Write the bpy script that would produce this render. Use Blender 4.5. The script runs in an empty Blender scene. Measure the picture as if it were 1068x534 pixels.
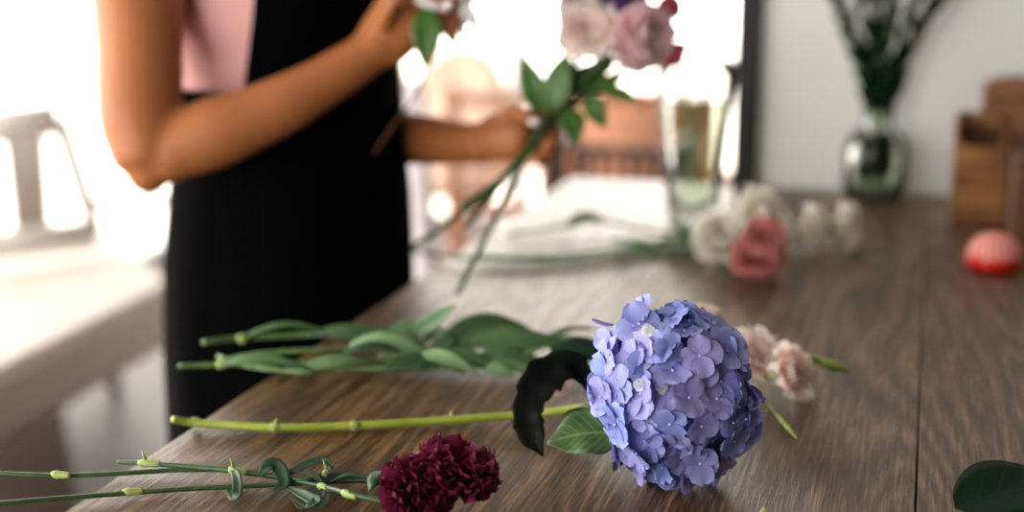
import bpy, math, random
from mathutils import Vector, Matrix, noise
random.seed(7)
S = bpy.context.scene
COL = S.collection
V = Vector
PI = math.pi

# ------------------------------------------------------------------ camera
FPX = 1483.0                       # 50 mm on a 36 mm wide sensor, 1068 px
CAM = V((0, 0, 1.30))
PITCH = math.atan(334 / FPX)
YAW = math.radians(16.3)
cd = bpy.data.cameras.new('camera'); cam = bpy.data.objects.new('camera', cd); COL.objects.link(cam)
cd.lens = 50; cd.sensor_width = 36; cd.clip_start = 0.02; cd.clip_end = 200
cam.location = CAM
cam.rotation_euler = (PI / 2 - PITCH, 0, YAW)
cd.dof.use_dof = True; cd.dof.focus_distance = 1.04; cd.dof.aperture_fstop = 2.2
S.camera = cam
S.view_settings.view_transform = 'Standard'; S.view_settings.look = 'None'
S.view_settings.exposure = 0.24; S.view_settings.gamma = 1; S.view_settings.use_curve_mapping = False
S.cycles.use_denoising = True
S.cycles.max_bounces = 8; S.cycles.transparent_max_bounces = 16
S.cycles.sample_clamp_indirect = 6
# camera frame, used only to read positions off a survey of the place
CR = V((math.cos(YAW), math.sin(YAW), 0))
CF = V((-math.sin(YAW) * math.cos(PITCH), math.cos(YAW) * math.cos(PITCH), -math.sin(PITCH)))
CU = CR.cross(CF)
def ray(px, py): return CF + CR * ((px - 534) / FPX) + CU * ((267 - py) / FPX)
def at(px, py, d): return CAM + ray(px, py) * d
TZ = 0.90
def on(px, py, h=0.0):
    r = ray(px, py); return CAM + r * ((TZ + h - CAM.z) / r.z)
def floor_at(px, py):
    r = ray(px, py); return CAM + r * ((-CAM.z) / r.z)

# ------------------------------------------------------------------ daylight
W = bpy.data.worlds.new('sky'); S.world = W; W.use_nodes = True
bg = W.node_tree.nodes['Background']
bg.inputs[0].default_value = (1.0, 0.95, 0.88, 1); bg.inputs[1].default_value = 7.4
def portal(x, y, z, w, h, rot):
    l = bpy.data.lights.new('daylight_portal', 'AREA'); l.shape = 'RECTANGLE'; l.size = w; l.size_y = h
    l.cycles.is_portal = True
    o = bpy.data.objects.new('daylight_portal', l); COL.objects.link(o); o.location = (x, y, z); o.rotation_euler = rot
XL, YB, ZC, YF, XR = -2.95, 6.0, 3.0, -1.9, 2.4        # room
portal(XL - .02, .45, 1.35, 4.6, 2.7, (PI / 2, 0, -PI / 2))
portal(-1.75, YF - .06, 1.35, 2.1, 2.7, (PI / 2, 0, 0))
portal(XL - .02, 4.4, 1.1, 3.2, 2.2, (PI / 2, 0, -PI / 2))
portal(-1.6, YB + .02, 1.1, 2.6, 2.2, (-PI / 2, 0, 0))

# ------------------------------------------------------------------ materials
def lin(c):
    if isinstance(c, str):
        c = [int(c[i:i + 2], 16) / 255 for i in (0, 2, 4)]
    return tuple(((x / 12.92) if x <= .04045 else ((x + .055) / 1.055) ** 2.4) for x in c) + (1,)
def newmat(name):
    m = bpy.data.materials.new(name); m.use_nodes = True
    return m, m.node_tree, m.node_tree.nodes['Principled BSDF']
def N(nt, t, **k):
    n = nt.nodes.new(t)
    for a, b in k.items(): setattr(n, a, b)
    return n
def mat(name, c1, c2=None, rough=.5, scale=20, stretch=(1, 1, 1), bump=0, metal=0, spec=.5, sss=0, ssr=(.5, .3, .2), rand=None, detail=4, trans=0):
    m, nt, p = newmat(name); L = nt.links
    p.inputs['Roughness'].default_value = rough; p.inputs['Metallic'].default_value = metal
    p.inputs['Specular IOR Level'].default_value = spec
    tc = N(nt, 'ShaderNodeTexCoord'); mp = N(nt, 'ShaderNodeMapping'); mp.inputs['Scale'].default_value = stretch
    L.new(tc.outputs['Object'], mp.inputs[0])
    no = N(nt, 'ShaderNodeTexNoise'); no.inputs['Scale'].default_value = scale; no.inputs['Detail'].default_value = detail
    L.new(mp.outputs[0], no.inputs[0])
    r = N(nt, 'ShaderNodeValToRGB'); r.color_ramp.elements[0].color = lin(c1); r.color_ramp.elements[1].color = lin(c2 or c1)
    r.color_ramp.elements[0].position = .35; r.color_ramp.elements[1].position = .65
    L.new(no.outputs[0], r.inputs[0]); out = r.outputs[0]
    if rand:
        oi = N(nt, 'ShaderNodeObjectInfo'); mx = N(nt, 'ShaderNodeMixRGB'); mx.inputs[2].default_value = lin(rand)
        L.new(oi.outputs['Random'], mx.inputs[0]); L.new(out, mx.inputs[1]); out = mx.outputs[0]
    L.new(out, p.inputs['Base Color'])
    if sss:
        p.inputs['Subsurface Weight'].default_value = sss; p.inputs['Subsurface Radius'].default_value = ssr; p.inputs['Subsurface Scale'].default_value = .02
    if bump:
        b = N(nt, 'ShaderNodeBump'); b.inputs['Strength'].default_value = bump; b.inputs['Distance'].default_value = .002
        L.new(no.outputs[0], b.inputs['Height']); L.new(b.outputs[0], p.inputs['Normal'])
    if trans:
        t = N(nt, 'ShaderNodeBsdfTranslucent'); L.new(out, t.inputs[0]); ms = N(nt, 'ShaderNodeMixShader'); ms.inputs[0].default_value = trans
        L.new(p.outputs[0], ms.inputs[1]); L.new(t.outputs[0], ms.inputs[2])
        L.new(ms.outputs[0], nt.nodes['Material Output'].inputs[0])
    return m
def wood(name, dark, mid, light, sx=55, sy=2.2, rough=.42, rings=True, bump=.5, spec=.5, axis='Y'):
    m, nt, p = newmat(name); L = nt.links
    tc = N(nt, 'ShaderNodeTexCoord')
    def noi(scale, st, det=6, dist=0, rgh=.6):
        mp = N(nt, 'ShaderNodeMapping'); mp.inputs['Scale'].default_value = st
        L.new(tc.outputs['Object'], mp.inputs[0]); n = N(nt, 'ShaderNodeTexNoise')
        n.inputs['Scale'].default_value = scale; n.inputs['Detail'].default_value = det; n.inputs['Distortion'].default_value = dist
        n.inputs['Roughness'].default_value = rgh
        L.new(mp.outputs[0], n.inputs[0]); return n
    st = {'Y': (sx, sy, sx), 'Z': (sx, sx, sy), 'X': (sy, sx, sx)}[axis]
    fine = noi(1.6, tuple(v * 1.6 for v in st), 8, .3, .7)
    # growth rings : bands of a smooth, stretched field
    st2 = {'Y': (7, .9, 7), 'Z': (7, 7, .9), 'X': (.9, 7, 7)}[axis]
    base = noi(1, st2, 2, .5, .4)
    mul = N(nt, 'ShaderNodeMath', operation='MULTIPLY'); mul.inputs[1].default_value = 34
    L.new(base.outputs[0], mul.inputs[0])
    add = N(nt, 'ShaderNodeMath', operation='ADD'); L.new(mul.outputs[0], add.inputs[0]); L.new(fine.outputs[0], add.inputs[1])
    fr = N(nt, 'ShaderNodeMath', operation='PINGPONG'); fr.inputs[1].default_value = 1; L.new(add.outputs[0], fr.inputs[0])
    mx = N(nt, 'ShaderNodeMixRGB'); mx.inputs[0].default_value = .13 if rings else 0.1
    L.new(fine.outputs[0], mx.inputs[1]); L.new(fr.outputs[0], mx.inputs[2])
    r = N(nt, 'ShaderNodeValToRGB'); e = r.color_ramp.elements
    e[0].color = lin(dark); e[0].position = .39; e[1].color = lin(light); e[1].position = .66
    k = e.new(.5); k.color = lin(mid)
    L.new(mx.outputs[0], r.inputs[0])
    patch = noi(2.2, (1, 1, 1), 4, 0, .6)
    pr = N(nt, 'ShaderNodeValToRGB'); pr.color_ramp.elements[0].color = (.72, .72, .72, 1); pr.color_ramp.elements[0].position = .3; pr.color_ramp.elements[1].color = (1.25, 1.22, 1.15, 1); pr.color_ramp.elements[1].position = .75
    L.new(patch.outputs[0], pr.inputs[0])
    m2 = N(nt, 'ShaderNodeMixRGB', blend_type='MULTIPLY'); m2.inputs[0].default_value = 1
    L.new(r.outputs[0], m2.inputs[1]); L.new(pr.outputs[0], m2.inputs[2])
    # sparse pale scratches
    sc = noi(3, tuple(v * 1.2 for v in st), 3, 0, .5); sr = N(nt, 'ShaderNodeValToRGB')
    sr.color_ramp.elements[0].position = .66; sr.color_ramp.elements[0].color = (0, 0, 0, 1); sr.color_ramp.elements[1].position = .74; sr.color_ramp.elements[1].color = (.55, .55, .55, 1)
    L.new(sc.outputs[0], sr.inputs[0])
    m3 = N(nt, 'ShaderNodeMixRGB'); L.new(sr.outputs[0], m3.inputs[0]); L.new(m2.outputs[0], m3.inputs[1]); m3.inputs[2].default_value = lin(light)
    # short dark pores
    po = noi(4, tuple(v * (1.3 if v > 10 else 2.6) for v in st), 2, 0, .5); pp_ = N(nt, 'ShaderNodeValToRGB')
    pp_.color_ramp.elements[0].position = .60; pp_.color_ramp.elements[0].color = (0, 0, 0, 1); pp_.color_ramp.elements[1].position = .68; pp_.color_ramp.elements[1].color = (.7, .7, .7, 1)
    L.new(po.outputs[0], pp_.inputs[0])
    m4 = N(nt, 'ShaderNodeMixRGB'); L.new(pp_.outputs[0], m4.inputs[0]); L.new(m3.outputs[0], m4.inputs[1]); m4.inputs[2].default_value = lin(dark)
    L.new(m4.outputs[0], p.inputs['Base Color'])
    rr = N(nt, 'ShaderNodeMapRange'); rr.inputs['To Min'].default_value = rough + .1; rr.inputs['To Max'].default_value = rough - .08
    L.new(mx.outputs[0], rr.inputs[0]); L.new(rr.outputs[0], p.inputs['Roughness'])
    p.inputs['Specular IOR Level'].default_value = spec
    b = N(nt, 'ShaderNodeBump'); b.inputs['Strength'].default_value = bump; b.inputs['Distance'].default_value = .0015
    L.new(mx.outputs[0], b.inputs['Height']); L.new(b.outputs[0], p.inputs['Normal'])
    return m
def leafmat(name, c1, c2, vein, rough=.45, veins=9, trans=.12, spec=.4):
    m, nt, p = newmat(name); L = nt.links
    uv = N(nt, 'ShaderNodeUVMap'); sep = N(nt, 'ShaderNodeSeparateXYZ'); L.new(uv.outputs[0], sep.inputs[0])
    # v: -1..1 across stored as 0..1 ; u along
    a = N(nt, 'ShaderNodeMath', operation='SUBTRACT'); L.new(sep.outputs[1], a.inputs[0]); a.inputs[1].default_value = .5
    ab = N(nt, 'ShaderNodeMath', operation='ABSOLUTE'); L.new(a.outputs[0], ab.inputs[0])
    sub = N(nt, 'ShaderNodeMath', operation='MULTIPLY_ADD'); L.new(ab.outputs[0], sub.inputs[0]); sub.inputs[1].default_value = -.55; L.new(sep.outputs[0], sub.inputs[2])
    mu = N(nt, 'ShaderNodeMath', operation='MULTIPLY'); L.new(sub.outputs[0], mu.inputs[0]); mu.inputs[1].default_value = veins
    fr = N(nt, 'ShaderNodeMath', operation='PINGPONG'); L.new(mu.outputs[0], fr.inputs[0]); fr.inputs[1].default_value = .5
    lt = N(nt, 'ShaderNodeMath', operation='LESS_THAN'); L.new(fr.outputs[0], lt.inputs[0]); lt.inputs[1].default_value = .045
    lm = N(nt, 'ShaderNodeMath', operation='LESS_THAN'); L.new(ab.outputs[0], lm.inputs[0]); lm.inputs[1].default_value = .022
    mxx = N(nt, 'ShaderNodeMath', operation='MAXIMUM'); L.new(lt.outputs[0], mxx.inputs[0]); L.new(lm.outputs[0], mxx.inputs[1])
    sc = N(nt, 'ShaderNodeMath', operation='MULTIPLY'); L.new(mxx.outputs[0], sc.inputs[0]); sc.inputs[1].default_value = .6
    tc = N(nt, 'ShaderNodeTexCoord'); no = N(nt, 'ShaderNodeTexNoise'); no.inputs['Scale'].default_value = 60; L.new(tc.outputs['Object'], no.inputs[0])
    r = N(nt, 'ShaderNodeValToRGB'); r.color_ramp.elements[0].color = lin(c1); r.color_ramp.elements[1].color = lin(c2); r.color_ramp.elements[0].position = .35; r.color_ramp.elements[1].position = .65
    L.new(no.outputs[0], r.inputs[0])
    mx = N(nt, 'ShaderNodeMixRGB'); L.new(sc.outputs[0], mx.inputs[0]); L.new(r.outputs[0], mx.inputs[1]); mx.inputs[2].default_value = lin(vein)
    L.new(mx.outputs[0], p.inputs['Base Color']); p.inputs['Roughness'].default_value = rough; p.inputs['Specular IOR Level'].default_value = spec
    b = N(nt, 'ShaderNodeBump'); b.inputs['Strength'].default_value = .35; b.inputs['Distance'].default_value = .001; b.invert = True
    L.new(mxx.outputs[0], b.inputs['Height']); L.new(b.outputs[0], p.inputs['Normal'])
    if trans:
        t = N(nt, 'ShaderNodeBsdfTranslucent'); L.new(mx.outputs[0], t.inputs[0]); ms = N(nt, 'ShaderNodeMixShader'); ms.inputs[0].default_value = trans
        L.new(p.outputs[0], ms.inputs[1]); L.new(t.outputs[0], ms.inputs[2]); L.new(ms.outputs[0], nt.nodes['Material Output'].inputs[0])
    return m
def petalmat(name, base, tip, rand=None, rough=.6, trans=.25, streak=14, ramp=(.15, .9)):
    """colour runs from the petal's claw to its rim, with fine lengthwise veins"""
    m, nt, p = newmat(name); L = nt.links
    uv = N(nt, 'ShaderNodeUVMap'); mp = N(nt, 'ShaderNodeMapping'); mp.inputs['Scale'].default_value = (1.2, streak, 1); L.new(uv.outputs[0], mp.inputs[0])
    no = N(nt, 'ShaderNodeTexNoise'); no.inputs['Scale'].default_value = 2; no.inputs['Detail'].default_value = 3; L.new(mp.outputs[0], no.inputs[0])
    sep = N(nt, 'ShaderNodeSeparateXYZ'); L.new(uv.outputs[0], sep.inputs[0])
    ad = N(nt, 'ShaderNodeMath', operation='MULTIPLY_ADD'); L.new(no.outputs[0], ad.inputs[0]); ad.inputs[1].default_value = .7; L.new(sep.outputs[0], ad.inputs[2])
    sb = N(nt, 'ShaderNodeMath', operation='SUBTRACT'); L.new(ad.outputs[0], sb.inputs[0]); sb.inputs[1].default_value = .35
    r = N(nt, 'ShaderNodeValToRGB'); r.color_ramp.elements[0].color = lin(base); r.color_ramp.elements[1].color = lin(tip)
    r.color_ramp.elements[0].position = ramp[0]; r.color_ramp.elements[1].position = ramp[1]
    L.new(sb.outputs[0], r.inputs[0]); out = r.outputs[0]
    if rand:
        oi = N(nt, 'ShaderNodeObjectInfo'); mx = N(nt, 'ShaderNodeMixRGB'); mx.inputs[2].default_value = lin(rand)
        sc = N(nt, 'ShaderNodeMath', operation='MULTIPLY'); L.new(oi.outputs['Random'], sc.inputs[0]); sc.inputs[1].default_value = .75
        L.new(sc.outputs[0], mx.inputs[0]); L.new(out, mx.inputs[1]); out = mx.outputs[0]
    L.new(out, p.inputs['Base Color']); p.inputs['Roughness'].default_value = rough; p.inputs['Specular IOR Level'].default_value = .3
    b = N(nt, 'ShaderNodeBump'); b.inputs['Strength'].default_value = .2; b.inputs['Distance'].default_value = .0006; L.new(no.outputs[0], b.inputs['Height']); L.new(b.outputs[0], p.inputs['Normal'])
    t = N(nt, 'ShaderNodeBsdfTranslucent'); L.new(out, t.inputs[0]); ms = N(nt, 'ShaderNodeMixShader'); ms.inputs[0].default_value = trans
    L.new(p.outputs[0], ms.inputs[1]); L.new(t.outputs[0], ms.inputs[2]); L.new(ms.outputs[0], nt.nodes['Material Output'].inputs[0])
    return m
def panemat(name):
    m, nt, p = newmat(name); L = nt.links
    t = N(nt, 'ShaderNodeBsdfTransparent'); g = N(nt, 'ShaderNodeBsdfGlossy'); g.inputs['Roughness'].default_value = .02
    f = N(nt, 'ShaderNodeFresnel'); ms = N(nt, 'ShaderNodeMixShader'); L.new(f.outputs[0], ms.inputs[0]); L.new(t.outputs[0], ms.inputs[1]); L.new(g.outputs[0], ms.inputs[2])
    L.new(ms.outputs[0], nt.nodes['Material Output'].inputs[0]); nt.nodes.remove(p); return m
def glassmat(name, tint=(1, 1, 1, 1), rough=0.0, ior=1.45):
    m, nt, p = newmat(name)
    p.inputs['Transmission Weight'].default_value = 1; p.inputs['Roughness'].default_value = rough; p.inputs['IOR'].default_value = ior
    p.inputs['Base Color'].default_value = tint; return m

M = {}
M['oak'] = wood('dark_stained_tabletop_wood', '23170d', '503922', '91704d', sx=125, sy=5.0, rough=.33, spec=.38, bump=.8)
M['oak'].node_tree.nodes['Principled BSDF'].inputs['Specular Tint'].default_value = (1, .76, .52, 1)
M['wall'] = mat('white_plaster', 'e6eaee', 'e9ecef', rough=.85, scale=6, bump=.05)
M['wallwarm'] = mat('taupe_plaster', '6a6058', '70665e', rough=.9, scale=6)
M['ceil'] = mat('ceiling_paint', 'aaa49c', rough=.9)
M['floor'] = mat('brown_grey_floor', '2e241e', '3a2e27', rough=.5, scale=3, stretch=(1, 5, 1), spec=.22)
M['black'] = mat('black_painted_metal', '0a0c10', rough=.5)
M['frame'] = mat('grey_window_frame', '9a9c9a', rough=.5)
M['terrace'] = mat('pale_terrace', 'dedad2', 'd2cec6', rough=.9)
M['pane'] = panemat('window_pane')
def thinglass(name, face, edge):
    # thin walls: light passes straight through, taking more tint where the wall is seen edge-on
    m, nt, p = newmat(name); L = nt.links
    lw = N(nt, 'ShaderNodeLayerWeight'); lw.inputs[0].default_value = .35
    r = N(nt, 'ShaderNodeValToRGB'); r.color_ramp.elements[0].color = face; r.color_ramp.elements[0].position = .45; r.color_ramp.elements[1].color = edge; r.color_ramp.elements[1].position = 1
    L.new(lw.outputs['Facing'], r.inputs[0]); t = N(nt, 'ShaderNodeBsdfTransparent'); L.new(r.outputs[0], t.inputs[0])
    g = N(nt, 'ShaderNodeBsdfGlossy'); g.inputs['Roughness'].default_value = .03
    f = N(nt, 'ShaderNodeFresnel'); f.inputs[0].default_value = 1.25; ms = N(nt, 'ShaderNodeMixShader'); L.new(f.outputs[0], ms.inputs[0]); L.new(t.outputs[0], ms.inputs[1]); L.new(g.outputs[0], ms.inputs[2])
    L.new(ms.outputs[0], nt.nodes['Material Output'].inputs[0]); nt.nodes.remove(p); return m
M['glass'] = thinglass('clear_glass', (.97, .98, .97, 1), (.72, .76, .74, 1))
M['water'] = thinglass('water', (.88, .92, .84, 1), (.7, .78, .62, 1))
M['skin'] = mat('tan_skin', 'a2633a', 'a96a40', rough=.5, scale=9, sss=.12, ssr=(1, .35, .15), spec=.35)
M['nail'] = mat('pale_nail_polish', 'f0e4e2', rough=.2)
M['hair'] = mat('brown_hair', '2a1b12', '4a3020', rough=.45, scale=60, stretch=(4, 4, .4))
M['pink'] = mat('pink_jersey', 'e3aeab', 'dda6a4', rough=.85, scale=300, bump=.1)
M['apron'] = mat('black_cotton', '020203', '040405', rough=.95, scale=400, bump=.1, spec=.03)
M['shoe'] = mat('shoe_leather', '141414', rough=.5)
M['stemL'] = mat('fresh_green_stem', '8aa032', 'a3b548', rough=.4, scale=40, stretch=(1, 1, 1), sss=.1)
M['stemD'] = mat('dark_green_stem', '233c1e', '3a5a2a', rough=.45, scale=60)
M['stemG'] = mat('grey_green_stem', '4d6c3a', '6f8f55', rough=.5, scale=60)
M['node'] = mat('pale_stem_joint', '7c9448', '9cb060', rough=.5, scale=80)
M['stemB'] = mat('brown_stem', '5a3524', '7a4a33', rough=.6, scale=60)
M['leafG'] = leafmat('lisianthus_leaf', '2a4527', '3d5e36', '55784a', veins=0, rough=.42, spec=.3)
M['leafG2'] = leafmat('pale_lisianthus_leaf', '4a6a44', '5f8056', '7a9a6c', veins=0, rough=.45, spec=.3)
M['leafG3'] = leafmat('deep_lisianthus_leaf', '15291a', '213a24', '3a5a3a', veins=0, rough=.45, spec=.25)
M['leafC'] = leafmat('carnation_leaf', '182a20', '25402f', '3a5a45', veins=0, rough=.5)
M['leafH'] = leafmat('hydrangea_leaf', '33502a', '47662f', '86a055', veins=9)
M['leafK'] = leafmat('dark_leaf', '070a07', '0d120b', '161d12', veins=8, rough=.6, spec=.15, trans=.0)
M['leafB'] = leafmat('bouquet_leaf', '33541f', '456c2b', '5c8440', veins=7, rough=.4)
M['leafV'] = leafmat('glossy_dark_green_leaf', '061a10', '0a2215', '14301e', veins=6, rough=.6, trans=.03, spec=.06)
M['hyd'] = petalmat('periwinkle_petal', '7482d0', '97ade8', rand='a89ad8', rough=.55, trans=.18)
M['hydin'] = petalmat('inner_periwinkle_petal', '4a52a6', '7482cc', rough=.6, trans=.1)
M['bead'] = mat('floret_eye', 'cfd8f2', '9fb2e6', rough=.4)
M['whitepetal'] = petalmat('young_white_petal', 'dfe3e6', 'eceaf0')
M['carn'] = petalmat('maroon_petal', '3c0820', '7a2248', rough=.55, trans=.12, ramp=(.2, 1.0))
M['blush'] = petalmat('blush_petal', 'fde6de', 'fff5f0', rough=.6, trans=.7)
M['cream'] = petalmat('cream_petal', 'f4efdc', 'fdfbf4', rough=.6, trans=.45)
M['salmon'] = petalmat('salmon_petal', 'a8524e', 'd0857c', rough=.6, trans=.2)
M['mauve'] = petalmat('mauve_petal', 'f0c6d0', 'fae2e8', rough=.6, trans=.6)
M['pale'] = petalmat('pale_pink_petal', 'f8e0da', 'fcf0ec', rough=.6, trans=.6)
M['violet'] = petalmat('violet_petal', '3a2468', '6a4c9a', rough=.6, trans=.2)
M['hot'] = petalmat('coral_bud_petal', 'b03a52', 'd2607a', rough=.6, trans=.2)
M['lemon'] = petalmat('green_yellow_petal', 'c9cf6a', 'e0e29a', rough=.6, trans=.2)
M['calyx'] = mat('calyx_green', '7d9a45', '9db55c', rough=.5, scale=90)
M['box'] = wood('honey_box_wood', '6b4522', '9a6836', 'b8844c', sx=30, sy=3, rough=.55, axis='X', bump=.2)
M['cork'] = mat('brown_fibre_board', '7a5236', '8f6445', rough=.85, scale=120, bump=.3, detail=8)
M['cork2'] = mat('dark_brown_fibre_board', '5e3d28', '6e4a31', rough=.85, scale=120, bump=.3, detail=8)
M['inside'] = mat('dark_lining', '20181a', rough=.9)
M['whitepaint'] = mat('off_white_paint', 'd2ccc6', rough=.4)
M['cushion'] = mat('off_white_cushion', 'c6beb6', 'beb6ae', rough=.9, scale=200)
M['greypanel'] = mat('taupe_panel', '9f958c', rough=.8)
M['steel'] = mat('grey_steel_tube', '6c6864', rough=.4, metal=.3)
M['peachwood'] = wood('pale_peach_wood', '80482c', 'a0684a', 'bb8564', sx=20, sy=2, rough=.4, axis='X', bump=.1)
M['orangewood'] = wood('orange_wood', '6e3613', '9a5424', 'b8733a', sx=20, sy=2, rough=.4, axis='Z', bump=.1)
M['darkwood'] = wood('brown_wood', '120906', '26140c', '3d2415', sx=20, sy=2, rough=.5, axis='Z', bump=.1)
M['peach'] = mat('peach_fabric', 'cc9070', 'c48868', rough=.9, scale=200)
M['creamfab'] = mat('cream_fabric', 'e2c4b2', 'dab9a6', rough=.9, scale=200)
M['lilacfab'] = mat('pale_lilac_cloth', 'ece4ea', 'e4dbe3', rough=.9, scale=30)

# ------------------------------------------------------------------ mesh helpers
class MB:
    def __init__(s): s.v = []; s.f = []; s.uv = []
    def grid(s, pts, closed=False, uvs=None):
        """pts[i][j] rows; closed wraps j"""
        b = len(s.v); nu = len(pts); nv = len(pts[0])
        for i, row in enumerate(pts):
            for j, p in enumerate(row):
                s.v.append(V(p)); s.uv.append((i / max(1, nu - 1), j / max(1, nv - 1)))
        for i in range(nu - 1):
            for j in range(nv if closed else nv - 1):
                k = (j + 1) % nv
                s.f.append((b + i * nv + j, b + i * nv + k, b + (i + 1) * nv + k, b + (i + 1) * nv + j))
        return b
    def cap(s, ring, flip=False):
        s.f.append(tuple(ring[::-1] if flip else ring))
    def box(s, lo, hi, bev=0.0):
        x0, y0, z0 = lo; x1, y1, z1 = hi
        if bev <= 0: bev = min(x1 - x0, y1 - y0, z1 - z0) * .08
        # bevelled box: 24 vertices
        b = len(s.v); idx = {}
        for sx in (0, 1):
            for sy in (0, 1):
                for sz in (0, 1):
                    c = (x1 if sx else x0, y1 if sy else y0, z1 if sz else z0)
                    d = (-1 if sx else 1, -1 if sy else 1, -1 if sz else 1)
                    for a in range(3):
                        p = [c[0] + d[0] * bev, c[1] + d[1] * bev, c[2] + d[2] * bev]; p[a] = c[a]
                        idx[(sx, sy, sz, a)] = len(s.v); s.v.append(V(p)); s.uv.append((0, 0))
        def q(*k): s.f.append(tuple(idx[i] for i in k))
        for a in range(3):
            o = [i for i in range(3) if i != a]
            for side in (0, 1):
                ks = []
                for u, w in ((0, 0), (1, 0), (1, 1), (0, 1)):
                    t = [0, 0, 0]; t[a] = side; t[o[0]] = u; t[o[1]] = w; ks.append((*t, a))
                q(*ks)
            # edges parallel to a
            for u in (0, 1):
                for w in (0, 1):
                    t0 = [0, 0, 0]; t0[o[0]] = u; t0[o[1]] = w; t1 = list(t0); t1[a] = 1
                    q((*t0, o[0]), (*t0, o[1]), (*t1, o[1]), (*t1, o[0]))
        for sx in (0, 1):
            for sy in (0, 1):
                for sz in (0, 1): q((sx, sy, sz, 0), (sx, sy, sz, 1), (sx, sy, sz, 2))
    def tube(s, pts, rad, seg=10, flat=1.0, cap=True, res=4, up=None):
        P, R = spline(pts, rad, res)
        rows = []; prev = None
        for i, p in enumerate(P):
            t = (P[min(i + 1, len(P) - 1)] - P[max(i - 1, 0)]).normalized()
            if prev is None:
                n = (up or V((0, 0, 1))); n = n - t * n.dot(t)
                if n.length < .1: n = V((1, 0, 0)) - t * t.x
            else: n = prev - t * prev.dot(t)
            n.normalize(); prev = n; bn = t.cross(n)
            r = R[i]
            rows.append([p + n * (math.sin(a) * r) + bn * (math.cos(a) * r * flat) for a in [2 * PI * k / seg for k in range(seg)]])
        if cap:
            r0 = rows[0]; c0 = sum(r0, V()) / seg; rows.insert(0, [c0 + (q - c0) * .02 for q in r0])
            r1 = rows[-1]; c1 = sum(r1, V()) / seg; rows.append([c1 + (q - c1) * .02 for q in r1])
        s.grid(rows, True)
    def ball(s, c, r, nu=10, nv=14, m=None):
        """ellipsoid; r scalar or 3; m optional rotation Matrix 3x3"""
        if not hasattr(r, '__len__'): r = (r, r, r)
        rows = []
        for i in range(nu + 1):
            th = PI * max(.02, min(.98, i / nu)) if i in (0, nu) else PI * i / nu
            row = []
            for j in range(nv):
                ph = 2 * PI * j / nv
                p = V((r[0] * math.sin(th) * math.cos(ph), r[1] * math.sin(th) * math.sin(ph), r[2] * math.cos(th)))
                if m: p = m @ p
                row.append(V(c) + p)
            rows.append(row)
        s.grid(rows, True)
    def lathe(s, c, prof, seg=40):
        s.grid([[V(c) + V((r * math.cos(2 * PI * k / seg), r * math.sin(2 * PI * k / seg), z)) for k in range(seg)] for r, z in prof], True)
    def build(s, name, m, parent=None, smooth=True, org=None, solid=0, sub=0):
        o0 = V(org) if org is not None else (ROOTS.get(parent.name_full, V()) if parent else V())
        me = bpy.data.meshes.new(name); me.from_pydata([p - o0 for p in s.v], [], s.f)
        ul = me.uv_layers.new(name='UVMap'); 
        vals = []
        for l in me.loops: vals.extend(s.uv[l.vertex_index])
        ul.data.foreach_set('uv', vals)
        me.polygons.foreach_set('use_smooth', [smooth] * len(me.polygons))
        me.validate(); me.update()
        if m: me.materials.append(m)
        o = bpy.data.objects.new(name, me); COL.objects.link(o)
        if parent: o.parent = parent; ROOTS[o.name_full] = o0
        else:
            o.location = o0; ROOTS[o.name_full] = o0
        if solid:
            md = o.modifiers.new('thickness', 'SOLIDIFY'); md.thickness = solid; md.offset = 0
        if sub:
            md = o.modifiers.new('smooth', 'SUBSURF'); md.levels = sub; md.render_levels = sub
        return o
ROOTS = {}
def spline(pts, rad, res=4):
    pts = [V(p) for p in pts]
    if not hasattr(rad, '__len__'): rad = [rad] * len(pts)
    if len(pts) < 3 or res <= 1: return pts, list(rad)
    P, R = [], []
    for i in range(len(pts) - 1):
        p0 = pts[max(i - 1, 0)]; p1 = pts[i]; p2 = pts[i + 1]; p3 = pts[min(i + 2, len(pts) - 1)]
        for k in range(res):
            t = k / res; t2 = t * t; t3 = t2 * t
            P.append(.5 * ((2 * p1) + (p2 - p0) * t + (2 * p0 - 5 * p1 + 4 * p2 - p3) * t2 + (3 * p1 - p0 - 3 * p2 + p3) * t3))
            R.append(rad[i] + (rad[i + 1] - rad[i]) * (t2 * (3 - 2 * t)))
    P.append(pts[-1]); R.append(rad[-1]); return P, R
def thing(name, label, cat, loc, group=None):
    o = bpy.data.objects.new(name, None); COL.objects.link(o); o.location = loc; o.empty_display_size = .05
    ROOTS[o.name_full] = V(loc); return tag(o, label, cat, group)
def tag(o, label, cat, group=None, kind=None):
    o['label'] = label; o['category'] = cat
    if group: o['group'] = group
    if kind: o['kind'] = kind
    return o
def struct(o): o['kind'] = 'structure'; return o
def sbox(name, lo, hi, m, bev=.002):
    b = MB(); b.box(lo, hi, bev); return struct(b.build(name, m, smooth=False))
def frame_of(axis, ref=V((0, 0, 1))):
    z = V(axis).normalized(); x = ref - z * ref.dot(z)
    if x.length < .05: x = V((1, 0, 0)) - z * z.x
    x.normalize(); y = z.cross(x); return Matrix((x, y, z)).transposed()

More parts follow.
